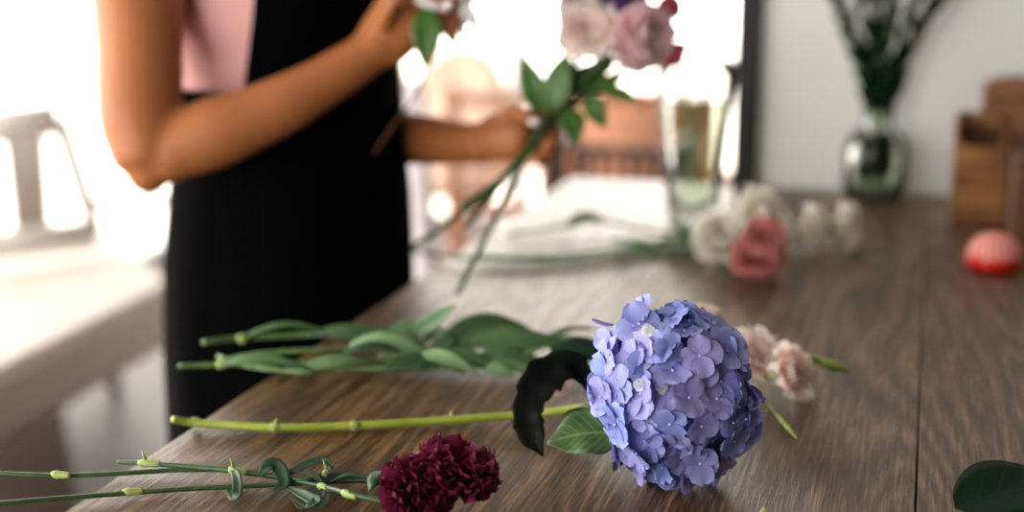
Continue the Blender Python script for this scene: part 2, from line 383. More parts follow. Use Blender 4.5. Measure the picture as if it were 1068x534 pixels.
# ------------------------------------------------------------------ botanical helpers
def leaf_into(b, base, tip, width, up=V((0, 0, 1)), arch=.15, fold=.25, roll=0, wave=.0, point=1.0, nu=14, nv=6, sideways=0, curl=0, serr=0):
    """leaf blade from base to tip; arch lifts the middle, fold dips the midrib"""
    base = V(base); tip = V(tip); d = tip - base; L = d.length; t = d.normalized()
    n = V(up) - t * V(up).dot(t); n.normalize(); sd = t.cross(n)
    if roll: q = Matrix.Rotation(roll, 3, t); n = q @ n; sd = q @ sd
    rows = []
    ph = random.random() * 6
    for i in range(nu + 1):
        u = i / nu
        w = width * .5 * (math.sin(PI * u ** .8) ** .8 if 0 < u < 1 else 0) * (1 - .25 * u ** 3 * point) + .0006
        if serr: w *= 1 + serr * ((i % 2) - .5)
        c = base + d * u + n * (arch * L * math.sin(PI * u)) + sd * (sideways * L * math.sin(PI * u)) - n * (curl * L * u ** 3)
        row = []
        for j in range(nv + 1):
            s_ = -1 + 2 * j / nv
            row.append(c + sd * (s_ * w) + n * (fold * abs(s_) * w + wave * w * math.sin(u * 14 + ph + (3 if s_ > 0 else 0)) * abs(s_)))
        rows.append(row)
    b.grid(rows)
def petal_pts(M3, c, az, open_, L, Wd, cup, ruffle, nu=6, nv=6, base_r=.0, notch=0, fan=False, curl=0):
    """rows of points of one petal; open_ = angle from flower axis; M3 orientation; c centre"""
    ra = V((math.cos(az), math.sin(az), 0)); ta = V((-math.sin(az), math.cos(az), 0)); ax = V((0, 0, 1))
    rows = []; ph = random.random() * 6.28
    pos = ra * base_r; dirang = open_ * .55 
    step = L / nu; p = pos.copy()
    for i in range(nu + 1):
        u = i / nu
        ang = open_ * .5 + (open_ * .7) * u + curl * u ** 3
        dr = ra * math.sin(ang) + ax * math.cos(ang); nr = ax * math.sin(ang) - ra * math.cos(ang)
        w = Wd * .5 * (math.sin(PI * (.08 + .92 * u) ** .75 * .86) ** .7)
        if fan: w = Wd * .5 * (.12 + .88 * u ** .8)
        elif i == nu: w *= .72
        row = []
        for j in range(nv + 1):
            s_ = -1 + 2 * j / nv
            rf = ruffle * L * u ** 2 * math.sin(s_ * 7 + ph) + ruffle * .5 * L * u * math.sin(s_ * 13 + ph * 2)
            q = p + ta * (s_ * w) + nr * (cup * w * s_ * s_ + rf) 
            if i == nu: q = q - dr * (L * (.22 if fan else .10) * s_ * s_ + (notch * L if j % 2 else 0))
            row.append(V(c) + M3 @ q)
        rows.append(row); p = p + dr * step
    return rows
def bloom(b, c, axis, R, layers, ruffle=.04, cup=.5, notch=0, nu=6, nv=6, jitter=.12, wide=1.25, curl=0.3, fan=False):
    """layers: list of (count, open angle deg, length factor)"""
    M3 = frame_of(axis)
    for li, (n, op, lf) in enumerate(layers):
        off = random.random() * 6
        for k in range(n):
            az = off + 2 * PI * k / n + random.uniform(-jitter, jitter)
            o = math.radians(op) * random.uniform(.88, 1.12)
            L = R * lf * random.uniform(.9, 1.1)
            b.grid(petal_pts(M3, c, az, o, L, L * wide, cup * random.uniform(.7, 1.2), ruffle, nu, nv, base_r=R * .05, notch=notch, curl=curl, fan=fan))
ROSE = [(3, 8, .75), (4, 18, .85), (5, 30, .95), (5, 44, 1.0), (6, 60, 1.05), (6, 78, 1.0)]
CARN = [(4, 6, 1.0), (6, 20, 1.02), (8, 34, 1.05), (9, 50, 1.05), (9, 66, 1.03), (9, 84, .96)]
CUP = [(3, 8, .8), (4, 18, .95), (5, 30, 1.05), (5, 42, 1.05)]
def stem(b, pts, r, seg=8, res=5):
    b.tube(pts, r, seg, res=res)
def bud_into(b, base, tip, r):
    base = V(base); tip = V(tip)
    b.tube([base, base.lerp(tip, .25), base.lerp(tip, .55), base.lerp(tip, .85), tip], [r * .35, r * .95, r, r * .5, r * .08], 10, res=3)

# ================================================================== SETTING
yw = on(850, 198).y + .0                                # end wall behind the table
TX0, TX1 = -0.572, 0.60
pil = on(775, 196)
fl = MB(); fl.box((XL - .15, YF - .1, -.1), (XR + .1, YB + .15, 0), .002); struct(fl.build('floor', M['floor'], smooth=False))
sbox('ceiling', (XL - .15, YF - .1, ZC), (XR + .1, YB + .15, ZC + .1), M['ceil'])
sbox('wall_right', (XR, YF, 0), (XR + .1, YB, ZC), M['wallwarm'])
sbox('wall_front', (-.7, YF - .1, 0), (XR, YF, ZC), M['wallwarm'])
sbox('trim_5', (XL, YF - .1, 2.7), (-.7, YF, ZC), M['wallwarm'])
px0 = on(786, 196).x
WY0 = yw + .02
sbox('wall_back', (px0, WY0, 0), (XR, WY0 + .14, ZC), M['wall'])
sbox('trim_1', (on(760, 196).x, WY0 - .01, 0), (px0 + .001, WY0 + .15, ZC), M['black'])      # black post at the wall's end
sbox('wall_rear', (-.52, YB, 0), (XR, YB + .12, ZC), M['wall'])
sbox('wall_left', (XL - .1, YF, 0), (XL, -1.85, ZC), M['wall'])
sbox('trim_2', (XL - .1, -1.85, 2.72), (XL, 2.8, ZC), M['wall'])
sbox('trim_4', (XL - .1, 2.8, 2.2), (XL, YB, ZC), M['wall'])
sbox('trim_3', (XL - .1, YB, 2.2), (-.3, YB + .12, ZC), M['wall'])
gnd = MB(); gnd.box((-16, -10, -.14), (XL - .12, 20, -.1), .002); gnd.box((XL - .11, YB + .17, -.14), (12, 20, -.1), .002)
struct(gnd.build('ground', M['terrace'], smooth=False))
def window(n, horiz, a0, a1, ztop, nb, Y0=YB + .06):
    """floor-length window between a0 and a1 with nb bays"""
    name = 'window_%d' % n
    w = bpy.data.objects.new(name, None); COL.objects.link(w); w['kind'] = 'structure'
    loc = V((a0, Y0, 0)) if horiz else V((XL - .05, a0, 0)); w.location = loc; ROOTS[w.name_full] = loc
    b = MB(); t = .04
    def seg(p0, p1, z0, z1, d=.03):
        if horiz: b.box((p0, Y0 - d, z0), (p1, Y0 + d, z1), .003)
        else: b.box((XL - .05 - d, p0, z0), (XL - .05 + d, p1, z1), .003)
    seg(a0, a1, .0, .06); seg(a0, a1, ztop - .06, ztop); 
    for k in range(nb + 1):
        p = a0 + (a1 - a0) * k / nb; seg(max(a0, p - t), min(a1, p + t), .06, ztop - .06)
    b.build('window_frame', M['frame'], w, smooth=False)
    for k in range(nb):
        g = MB(); p0 = a0 + (a1 - a0) * k / nb + t; p1 = a0 + (a1 - a0) * (k + 1) / nb - t
        if horiz: g.box((p0, Y0 - .003, .06), (p1, Y0 + .003, ztop - .06), .001)
        else: g.box((XL - .053, p0, .06), (XL - .047, p1, ztop - .06), .001)
        g.build('pane', M['pane'], w, smooth=False)
window(1, True, XL, -.52, 2.2, 2)
window(2, False, 2.8, YB, 2.2, 1)
window(3, False, -1.85, 2.8, 2.72, 3)
window(4, True, XL, -.7, 2.7, 2, YF - .05)

# ================================================================== TABLE
t = thing('work_table', 'long dark stained plank work table with grooved grain, running to the white wall', 'table', (0, 1.5, 0))
seam = on(960, 400).x
TY0, TY1 = .45, WY0 - .012
edges = [TX0, seam - .0008, seam + .0008, .30, .304, TX1]
for k in range(3):
    b = MB(); b.box((edges[2 * k], TY0, TZ - .042), (edges[2 * k + 1], TY1, TZ), .0009); b.build('plank', M['oak'], t, smooth=False)
b = MB(); b.box((TX0 + .06, TY0 + .06, TZ - .14), (TX1 - .06, TY1 - .06, TZ - .043), .003); b.build('under_frame', M['oak'], t, smooth=False)
for x in (TX0 + .05, TX1 - .13):
    for y in (TY0 + .05, TY1 - .13):
        b = MB(); b.box((x, y, 0), (x + .08, y + .08, TZ - .043), .004); b.build('leg', M['oak'], t, smooth=False)

# ================================================================== HYDRANGEA
HC = on(703, 412, .066)                   # centre of the head
HR = (.0545, .052, .0640)                  # across, depth, long
hy = thing('hydrangea', 'big blue and lilac mophead hydrangea lying on the table, on a thick bright green stem', 'flower', (HC.x, HC.y, TZ))
la = (CR * .30 - CU * .95).normalized(); dx = CF - la * CF.dot(la); dx.normalize(); sx = dx.cross(la); 
HM = Matrix((sx, dx, la)).transposed()
def floret_mesh(b, n=4, s=1.0, seed=0, cupv=.25, matrix=Matrix.Identity(4)):
    rnd = random.Random(seed)
    tilt = rnd.uniform(.05, .3)
    for k in range(n):
        az = 2 * PI * k / n + rnd.uniform(-.15, .15); L = .0175 * s * rnd.uniform(.9, 1.12); Wd = .0185 * s * rnd.uniform(.92, 1.15)
        ra = V((math.cos(az), math.sin(az), 0)); ta = V((-math.sin(az), math.cos(az), 0)); rows = []
        c1 = rnd.uniform(-.15, .35); ph = rnd.uniform(0, 6); tw = rnd.uniform(-.25, .25); up = rnd.uniform(.0, .35)
        nu, nv = 7, 6
        for i in range(nu + 1):
            u = i / nu
            w = Wd * .5 * (max(0, 1 - (abs(u - .56) / .60) ** 2.5)) ** .62
            if i == 0: w = Wd * .10
            if i == nu: w = Wd * .2
            row = []
            for j in range(nv + 1):
                q = -1 + 2 * j / nv
                z = L * (up * u - c1 * u * u * .8) + cupv * w * q * q * (1 - u) + .06 * L * math.sin(q * 4 + ph) * u + tw * w * q * u + (k % 2) * .0006
                row.append(matrix @ (ra * (L * (u - .04 * q * q * u)) + ta * (w * q) + V((0, 0, z))))
            rows.append(row)
        b.grid(rows)
protos = []
for sd in range(10):
    b = MB(); floret_mesh(b, 4 if sd % 5 else 5, 1.0, sd); me = None
    o = b.build('floret', M['hyd'], None); o.parent = hy; protos.append(o)
    e = MB(); e.ball((0, 0, .0012), .0013, 6, 8); eo = e.build('floret_eye', M['bead'], None); eo.parent = o
NF = 100; order = []
ga = PI * (3 - math.sqrt(5)); NT = 138
for i in range(NT):
    z = 1 - 2 * (i + .5) / NT; rr = math.sqrt(1 - z * z)
    n = V((rr * math.cos(ga * i), rr * math.sin(ga * i), z)) + V([random.uniform(-.09, .09) for _ in range(3)])
    n.normalize()
    r = 1 + random.uniform(-.13, .07) - .10 * math.exp(-((n - V((.05, -.75, .55))).length / .18) ** 2)
    order.append((n, r))
order.sort(key=lambda q: (HM @ q[0]).dot(CF))          # nearest to the viewer's side first
rest = MB()
for i, (n, r) in enumerate(order):
    wn = HM @ V((n.x / HR[0], n.y / HR[1], n.z / HR[2])); wn.normalize()
    wn = (wn + V([random.uniform(-.45, .45) for _ in range(3)])).normalized()
    p = HC + HM @ V((n.x * HR[0] * r, n.y * HR[1] * r, n.z * HR[2] * r))
    p.z = max(p.z, TZ + .015)
    if p.z < TZ + .032: wn.z = max(wn.z, -.05); wn.normalize()
    m3 = frame_of(wn) @ Matrix.Rotation(random.uniform(0, 6.3), 3, 'Z') @ (Matrix.Identity(3) * random.uniform(.72, 1.04))
    mw = Matrix.Translation(p) @ m3.to_4x4()
    if i < NF:
        pr = protos[i % 10]
        if i < 10: o = pr; kids = []
        else:
            o = pr.copy(); COL.objects.link(o); o.parent = hy
            for ch in pr.children:
                c = ch.copy(); COL.objects.link(c); c.parent = o
        o.matrix_local = Matrix.Translation(-ROOTS[hy.name_full]) @ mw
    else: floret_mesh(rest, 4, 1, i, matrix=mw)
ro = rest.build('rear_florets', M['hyd'], hy); ro['kind'] = 'stuff'
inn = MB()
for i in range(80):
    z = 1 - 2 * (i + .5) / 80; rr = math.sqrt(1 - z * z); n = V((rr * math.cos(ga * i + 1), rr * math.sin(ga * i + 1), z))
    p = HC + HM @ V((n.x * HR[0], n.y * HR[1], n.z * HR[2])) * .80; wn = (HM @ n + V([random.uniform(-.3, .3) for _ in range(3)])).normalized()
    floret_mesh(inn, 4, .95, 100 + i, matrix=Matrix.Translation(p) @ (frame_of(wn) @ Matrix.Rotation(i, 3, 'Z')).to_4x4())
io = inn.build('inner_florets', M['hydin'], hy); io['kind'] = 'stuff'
# branching green core
b = MB()
for i in range(26):
    z = 1 - 2 * (i + .5) / 26; rr = math.sqrt(1 - z * z); n = HM @ V((rr * math.cos(ga * i), rr * math.sin(ga * i), z))
    b.tube([HC + n * .004, HC + n * .025, HC + n * .046], [.0018, .0014, .001], 5, res=2)
b.build('flower_stalks', M['stemG'], hy)
# a few small half-open white florets low in the cluster
for (px, py) in ((667, 402), (690, 404), (676, 345)):
    o_ = at(px, py, (HC - CAM).length - .060); b = MB(); floret_mesh(b, 4, .28, px, .9, Matrix.Translation(o_) @ frame_of(-CF + CU * .4).to_4x4()); b.build('young_floret', M['whitepetal'], hy)
st = [on(180, 437, .012), on(205, 441, .006), on(287, 446, .005), on(370, 444, .005), on(470, 438, .006), on(560, 431, .010), on(622, 425, .022), HC + V((-.02, 0, -.02))]
b = MB(); stem(b, st, [.0030, .0032, .0034, .0034, .0034, .0034, .0033, .003], 12)
so = b.build('stem', M['stemL'], hy)
for (px, py, sp) in ((203, 440, .0), (287, 446, .005), (370, 444, .001), (470, 438, .006)):
    b = MB(); c = on(px, py, .0052); d = (on(px + 6, py - .3, .0052) - c).normalized()
    b.tube([c - d * .004, c, c + d * .004], [.0034, .0044, .0034], 12, res=3)
    if sp:
        b.tube([c + V((0, 0, .003)), c + V((.0005, .001, .003 + sp * .6)), c + V((.002, .001, .003 + sp))], [.0016, .001, .0003], 6, res=2)
        b.tube([c + V((0, -.003, 0)), c + V((.0005, -.003 - sp * .5, -.002))], [.0014, .0004], 6)
    b.build('stem_joint', M['node'], so)
def leafthing(parent, name, m, *a, **k):
    b = MB(); leaf_into(b, *a, **k); return b.build(name, m, parent, solid=.0004)
# big near-black leaf standing up and folding over left of the head
p0 = on(604, 384, .055)
b = MB(); dk = [on(618, 408, .035), on(596, 380, .058), on(566, 396, .05), on(551, 424, .036), on(553, 450, .02), on(566, 476, .006)]
P, R = spline(dk, [.004, .011, .0165, .012, .012, .0012], 5)
rows = []
for i, p in enumerate(P):
    tt = (P[min(i + 1, len(P) - 1)] - P[max(i - 1, 0)]).normalized(); sd = tt.cross(-CF + V((0, 0, .3))).normalized(); nn = sd.cross(tt)
    rows.append([p + sd * (R[i] * q * (1 + .10 * math.sin(i * 2.1))) + nn * (R[i] * .35 * abs(q) + .0015 * math.sin(i * 1.3 + q)) for q in (-1, -.66, -.33, 0, .33, .66, 1)])
b.grid(rows); lo = b.build('leaf', M['leafK'], hy, solid=.0004); lo['label'] = 'near-black drooping leaf left of the blue head'
leafthing(hy, 'leaf', M['leafH'], on(652, 452, .020), on(570, 462, .008), .046, up=V((0, -.75, 1)), arch=.10, fold=.2, wave=.12, nv=8, nu=18)
leafthing(hy, 'leaf', M['leafH'], on(640, 430, .03), on(585, 436, .012), .020, arch=.1, fold=.3)
leafthing(hy, 'leaf', M['leafK'], on(668, 462, .02), on(640, 492, .003), .02, arch=.1, fold=.3)
leafthing(hy, 'leaf', M['leafV'], on(632, 372, .035), on(573, 364, .03), .026, up=V((0, -.8, 1)), arch=.08, fold=.15, serr=.16, nu=24)
# a stray petal standing off the upper left
b = MB(); b.grid(petal_pts(frame_of(-CR + V((0, 0, .15))), at(640, 338, (HC - CAM).length), 0, .1, .017, .010, .3, .05)); b.build('petal', M['hyd'], hy)

# ================================================================== CARNATIONS
def carnation(label, c, axis, R, pts, calyx_len, leaves, joints, group='maroon carnations'):
    t = thing('carnation', label, 'flower', (c.x, c.y, TZ), group)
    ax = V(axis).normalized()
    b = MB(); bloom(b, c - ax * R * .6, ax, R * 1.25, CARN, ruffle=.085, cup=.15, notch=.02, nu=8, nv=14, wide=.95, curl=.5, fan=True)
    b.v = [V((v.x, v.y, max(v.z, TZ + .0015))) for v in b.v]
    b.build('petals', M['carn'], t)
    cb = c - ax * R * .45; ce = cb - ax * calyx_len
    b = MB(); b.tube([ce, ce + ax * .004, ce.lerp(cb, .5), cb], [.0035, .006, .0075, .009], 12, res=3)
    for k in range(5):
        a = 2 * PI * k / 5; m3 = frame_of(ax); q = m3 @ V((math.cos(a), math.sin(a), 0))
        leaf_into(b, cb + q * .008, cb + q * .013 + ax * .009, .006, up=q)
    b.build('calyx', M['calyx'], t)
    b = MB(); stem(b, pts + [ce], [.0019] * (len(pts)) + [.0024], 9); so = b.build('stem', M['stemD'], t)
    for j in joints:
        b = MB(); d = (j[1] - j[0]).normalized(); p = j[0]
        b.tube([p - d * .005, p - d * .001, p + d * .003, p + d * .010], [.0020, .0032, .0028, .0021], 10, res=3); b.build('stem_joint', M['node'], so)
    for l in leaves:
        b = MB(); P, R = spline(l[0], l[1], 5); rows = []
        for i, p in enumerate(P):
            tt = (P[min(i + 1, len(P) - 1)] - P[max(i - 1, 0)]).normalized(); sd = tt.cross(l[2] if len(l) > 2 else V((0, 0, 1)))
            if sd.length < .1: sd = tt.cross(V((1, 0, 0)))
            sd.normalize(); nn = sd.cross(tt)
            rows.append([p + sd * (R[i] * q) + nn * (R[i] * .5 * abs(q)) for q in (-1, -.5, 0, .5, 1)])
        b.grid(rows); b.build('leaf', M['leafC'], t, solid=.0005)
    return t
cA = on(436, 514, .025); cB = on(478, 490, .034)
def J(px, py, h=.004, dx=8, dy=0): return (on(px, py, h), on(px + dx, py + dy, h))
carnation('maroon carnation lying nearest the front edge, left one of the pair', cA, (.75, -.25, .42), .0245,
    [on(-60, 491, .010), on(0, 494, .009), on(60, 496, .006), on(120, 494, .004), on(190, 490, .004), on(245, 491, .006), on(300, 500, .006), on(335, 507, .008), on(365, 515, .014)], .018,
    [([on(338, 508, .008), on(325, 495, .012), on(300, 492, .010), on(285, 499, .006)], [.001, .003, .003, .001]),
     ([on(338, 508, .008), on(332, 522, .006), on(318, 531, .003), on(305, 520, .004)], [.001, .004, .004, .001]),
     ([on(385, 512, .018), on(390, 500, .022), on(399, 492, .028)], [.001, .005, .001], V((0, 1, 0)))],
    [J(60, 495, .007, 8, .5), J(245, 490, .006, 8, 1.5), J(337, 508, .008, 8, 3), J(362, 515, .013, 8, 3)])
carnation('dark maroon carnation head leaning against the other, nearer the blue hydrangea', cB, (.35, .05, .93), .028,
    [on(-60, 528, .012), on(0, 525, .010), on(60, 520, .006), on(135, 514, .004), on(210, 509, .004), on(280, 506, .004), on(350, 502, .005), on(400, 500, .008), on(440, 498, .015)], .016,
    [([on(345, 503, .006), on(362, 497, .010), on(380, 498, .010), on(400, 503, .01)], [.001, .0035, .003, .0008])],
    [J(135, 513, .0045, 8, -.5)])
t = thing('headless_carnation', 'short headless dark green carnation with curling leaves lying over the longer stems', 'stem', on(240, 492))
b = MB(); stem(b, [on(122, 482, .008), on(150, 483, .009), on(200, 487, .009), on(245, 491, .010), on(290, 497, .008), on(320, 500, .008), on(342, 492, .010)], [.0015, .0018, .0022, .0024, .0022, .002, .0016], 9); so = b.build('stem', M['stemD'], t)
for j in (J(152, 483, .009, 8, .6), J(244, 491, .010, 8, 1.5), J(341, 493, .010, 4, -4)):
    b = MB(); d = (j[1] - j[0]).normalized(); p = j[0]; b.tube([p - d * .006, p - d * .001, p + d * .004, p + d * .012], [.002, .0032, .0028, .0022], 10, res=3)
    b.tube([p + V((0, 0, .003)), p + V((-.003, 0, .010))], [.0014, .0003], 6); b.build('stem_joint', M['node'], so)
for l, w in (([on(243, 490, .011), on(247, 498, .012), on(248, 512, .008), on(244, 518, .003), on(240, 508, .002)], [.002, .0036, .004, .004, .002]),
             ([on(270, 496, .010), on(280, 486, .016), on(290, 488, .014), on(296, 504, .006), on(285, 512, .003)], [.001, .005, .006, .005, .001]),
             ([on(296, 498, .008), on(320, 484, .016), on(338, 480, .018), on(347, 488, .014)], [.002, .003, .0028, .0015]),
             ([on(330, 500, .008), on(350, 499, .007), on(372, 499, .006), on(395, 505, .004)], [.001, .004, .004, .001]),
             ([on(300, 508, .004), on(318, 517, .006), on(335, 525, .006), on(342, 514, .008)], [.001, .004, .005, .001])):
    b = MB(); P, R = spline(l, w, 5); rows = []
    for i, p in enumerate(P):
        tt = (P[min(i + 1, len(P) - 1)] - P[max(i - 1, 0)]).normalized(); sd = tt.cross(V((.2, -.6, .6))); sd.normalize(); nn = sd.cross(tt)
        rows.append([p + sd * (R[i] * q) + nn * (R[i] * .4 * abs(q)) for q in (-1, -.5, 0, .5, 1)])
    b.grid(rows); b.build('leaf', M['leafC'], t, solid=.0005)

# ================================================================== LISIANTHUS BUNDLE
EUST = [(3, 14, .8), (5, 42, 1.05), (6, 76, 1.12)]
def lisianthus(label, pts, r, leaves, head=None, hm='blush', buds=(), group='lisianthus in the leafy bundle', joints=(), stemm='stemG', layers=EUST, ruffle=.14):
    base = pts[len(pts) // 2]
    t = thing('lisianthus', label, 'flower', (base.x, base.y, TZ), group)
    b = MB(); stem(b, pts, r, 8); so = b.build('stem', M[stemm], t)
    for p, q in joints:
        b = MB(); d = (q - p).normalized(); b.tube([p - d * .004, p, p + d * .006], [r * 1.0, r * 1.8, r * 1.1], 9, res=3); b.build('stem_joint', M['node'], so)
    for a in leaves: 
        k = dict(a[3]) if len(a) > 3 else {}
        k.setdefault('up', V((random.uniform(-.3, .3), random.uniform(-.9, -.2), 1))); k.setdefault('arch', random.uniform(.05, .15)); k.setdefault('fold', .3)
        leafthing(t, 'leaf', M[random.choice(('leafG', 'leafG2', 'leafG3', 'leafG'))], a[0], a[1], a[2], **k)
    if head:
        c, ax, R = head; ax = V(ax).normalized(); b = MB(); bloom(b, c - ax * R * .5, ax, R * 1.15, layers, ruffle=ruffle, cup=.35, wide=1.15, nu=7, nv=7, curl=.5)
        b.v = [V((v.x, v.y, max(v.z, TZ + .0012))) for v in b.v]
        b.build('petals', M[hm], t)
        b = MB(); cb = c - ax * R * .55; b.tube([cb - ax * .01, cb, cb + ax * .006], [.002, .005, .006], 8, res=2); b.build('calyx', M['calyx'], t)
    for (p, q, rr, src) in buds:
        b = MB(); b.tube([src, src.lerp(p, .5) + V((0, 0, .002)), p], .0011, 6, res=3); bo = b.build('bud_stalk', M['stemG'], t)
        b = MB(); bud_into(b, p, q, rr); b.build('bud', M['calyx'], t)
    return t
o = on
lisianthus('lisianthus with a pale blush bloom right of the hydrangea, against its side', 
    [o(212, 357, .020), o(245, 353, .016), o(300, 350, .014), o(380, 346, .012), o(460, 350, .010), o(560, 358, .010), o(640, 364, .010), o(730, 372, .014), o(765, 376, .02)], .0028,
    [(o(250, 354, .014), o(350, 350, .016), .010), (o(320, 350, .014), o(420, 346, .016), .014), (o(395, 350, .012), o(470, 347, .018), .02),
     (o(462, 350, .018), o(556, 345, .014), .028, dict(up=V((0, -.7, .8)), arch=.12)), (o(470, 352, .020), o(440, 360, .020), .022), (o(500, 358, .012), o(556, 349, .014), .026)],
    (on(788, 372, .027), (.45, -.45, .75), .026), joints=[(o(252, 353, .016), o(260, 353, .016)), (o(350, 348, .014), o(360, 348, .014))],
    buds=[(o(810, 432, .006), o(832, 458, .004), .0020, o(785, 405, .010))])
lisianthus('lisianthus with a blush bloom furthest right, next to a pointed green bud',
    [o(186, 382, .012), o(230, 380, .010), o(300, 378, .009), o(400, 376, .008), o(500, 377, .008), o(600, 382, .008), o(700, 388, .010), o(800, 392, .014)], .0024,
    [(o(230, 380, .012), o(330, 388, .010), .012), (o(430, 376, .010), o(486, 392, .008), .018), (o(470, 372, .014), o(452, 356, .024), .030),
     (o(498, 374, .012), o(560, 372, .012), .022), (o(495, 366, .018), o(478, 386, .010), .012), (o(520, 378, .008), o(552, 392, .006), .014)],
    (on(824, 388, .024), (.8, -.35, .35), .025), joints=[(o(230, 380, .011), o(238, 380, .011))],
    buds=[(o(851, 377, .022), o(887, 386, .016), .0052, o(790, 366, .03)), (o(840, 372, .03), o(858, 377, .028), .004, o(812, 362, .035))])
lisianthus('lisianthus in the bundle whose small blush bloom sits behind the near-black leaf',
    [o(232, 376, .010), o(270, 369, .014), o(330, 365, .016), o(400, 362, .014), o(470, 366, .012), o(540, 380, .012), o(560, 388, .014)], .0024,
    [(o(360, 364, .014), o(455, 374, .012), .024), (o(425, 352, .018), o(476, 318, .060), .018, dict(up=V((-.6, -.8, .3)), arch=-.06, fold=.5)), (o(440, 360, .02), o(398, 352, .02), .02),
     (o(470, 362, .016), o(610, 366, .012), .022), (o(465, 360, .016), o(500, 345, .020), .026), (o(540, 372, .014), o(610, 352, .018), .014)],
    (on(580, 398, .018), (.4, -.5, .6), .018), layers=CUP)
lisianthus('lisianthus in the bundle whose bloom just peeps over the top of the hydrangea head',
    [o(228, 372, .008), o(260, 382, .008), o(320, 388, .008), o(350, 385, .008), o(430, 384, .008), o(520, 380, .010), o(620, 372, .012), o(700, 366, .02)], .0026,
    [(o(310, 386, .010), o(390, 378, .012), .013), (o(400, 384, .010), o(480, 380, .010), .018), (o(500, 382, .010), o(560, 388, .010), .018), (o(560, 360, .012), o(630, 346, .020), .012)],
    (on(736, 330, .03), (.2, .3, .9), .016), layers=CUP)
lisianthus('lone narrow green shoot with a tiny twisted leaf tip lying along the bundle, no bloom',
    [o(395, 371, .018), o(440, 368, .02), o(500, 371, .016), o(600, 376, .010)], .0018,
    [(o(440, 368, .022), o(500, 392, .010), .014), (o(420, 368, .02), o(350, 374, .016), .018), (o(380, 356, .02), o(330, 350, .016), .016), (o(505, 384, .012), o(536, 394, .006), .014), (o(455, 374, .016), o(520, 384, .010), .022)])

# ---- dark leaf in the near right corner
t = thing('foliage_leaf', 'single broad dark green leaf lying in the near right corner of the table', 'leaf', on(1050, 520))
leafthing(t, 'blade', M['leafV'], on(996, 530, .004), on(1130, 511, .014), .084, up=V((0, -.05, 1)), arch=.08, fold=.12, nu=24, nv=8)
b = MB(); b.tube([on(1125, 506, .010), on(1160, 500, .010), on(1200, 496, .006)], .0022, 8); b.build('leaf_stalk', M['stemD'], t)
t = thing('flower_bud', 'tiny pale yellow green bud at the near edge below the hydrangea', 'bud', on(797, 532))
b = MB(); bud_into(b, on(792, 552, .003), on(797, 529, .006), .0035); b.build('bud', M['lemon'], t)
b = MB(); b.tube([on(792, 548, .003), on(788, 575, .003)], .0012, 6); b.build('stalk', M['stemG'], t)

# ================================================================== FLOWERS FURTHER BACK ON THE TABLE
def lying(label, c, ax, R, hm, pts, leaves=(), layers=ROSE, name='rose', group='cut flowers lying by the glass vase', rm='stemG', sr=.0028, ruffle=.05, clumps=None):
    t = thing(name, label, 'flower', (c.x, c.y, TZ), group); ax = V(ax).normalized()
    for kk, (cc, rr) in enumerate(clumps or [(c, R)]):
        b = MB(); bloom(b, cc - ax * rr * .45, ax, rr * 1.15, layers, ruffle=ruffle, cup=.35, nu=6, nv=7, wide=1.1, curl=.5)
        b.v = [V((v.x, v.y, max(v.z, TZ + .0012))) for v in b.v]
        b.build('petals', M[hm], t)
    b = MB(); cb = c - ax * R * .5; b.tube([cb - ax * .012, cb, cb + ax * .008], [.003, .008, .010], 10, res=2); b.build('calyx', M['calyx'], t)
    b = MB(); stem(b, list(pts) + [cb - ax * .01], sr, 8); b.build('stem', M[rm], t)
    for a in leaves: leafthing(t, 'leaf', M['leafG'], a[0], a[1], a[2], up=V((0, -.4, 1)))
    return t
lying('large cream white rose beside the foot of the clear vase', on(793, 236, .036), (.75, -.35, .45), .050, 'cream',
      [o(500, 268, .006), o(560, 268, .006), o(640, 262, .006), o(720, 252, .008)], [(o(700, 250, .01), o(730, 262, .012), .035), (o(640, 262, .008), o(690, 272, .008), .025)])
lying('open cream rose lying nearest the foot of the clear vase, behind the dusty pink bloom', on(752, 248, .028), (.3, -.5, .75), .040, 'cream',
      [o(530, 245, .006), o(590, 236, .010), o(625, 230, .016), o(680, 241, .010), o(720, 248, .01)], [(o(590, 234, .014), o(632, 229, .02), .02), (o(726, 240, .012), o(715, 268, .01), .04)])
lying('white rose lying on its side, furthest right of the cut flowers', on(875, 238, .026), (.95, -.1, .15), .027, 'cream',
      [o(430, 262, .006), o(500, 270, .008), o(600, 272, .006), o(680, 262, .006), o(760, 258, .006), o(810, 250, .010)], clumps=[(on(880, 236, .028), .034), (on(846, 238, .028), .032)])
lying('dusty pink ruffled bloom drooping in front of the cream roses', on(790, 262, .026), (-.1, -.75, .35), .026, 'salmon',
      [o(640, 250, .004), o(700, 252, .005), o(750, 250, .008)], layers=CARN, name='carnation', clumps=[(on(790, 268, .022), .032), (on(797, 246, .050), .024)])

# ================================================================== CLEAR VASE
def vase(name, label, base, outer, inner, water_top, seg=48):
    """outer/inner: (radius, height) profiles"""
    t = thing(name, label, 'vase', base)
    b = MB(); b.lathe(base, [(.0005, outer[0][1])] + outer + inner[::-1] + [(.0005, inner[0][1])], seg); b.build('glass_body', M['glass'], t)
    wp = [(r - .0004, z) for r, z in inner if z <= water_top]; 
    b = MB(); b.lathe(base, [(.0005, inner[0][1] + .0004)] + [(wp[0][0], inner[0][1] + .0004)] + wp[1:] + [(wp[-1][0], water_top), (.0005, water_top)], seg); b.build('water', M['water'], t)
    return t
vb = on(722, 226)
H = .226
out = [(.030, 0), (.034, .004), (.038, .03), (.045, .09), (.052, .16), (.0568, .205), (.0585, H)]
inn_ = [(.027, .014), (.0345, .03), (.0415, .09), (.0485, .16), (.0533, .205), (.0555, H)]
vase('glass_vase', 'tall clear flared glass vase standing before the bright window', vb, out, inn_, .17)
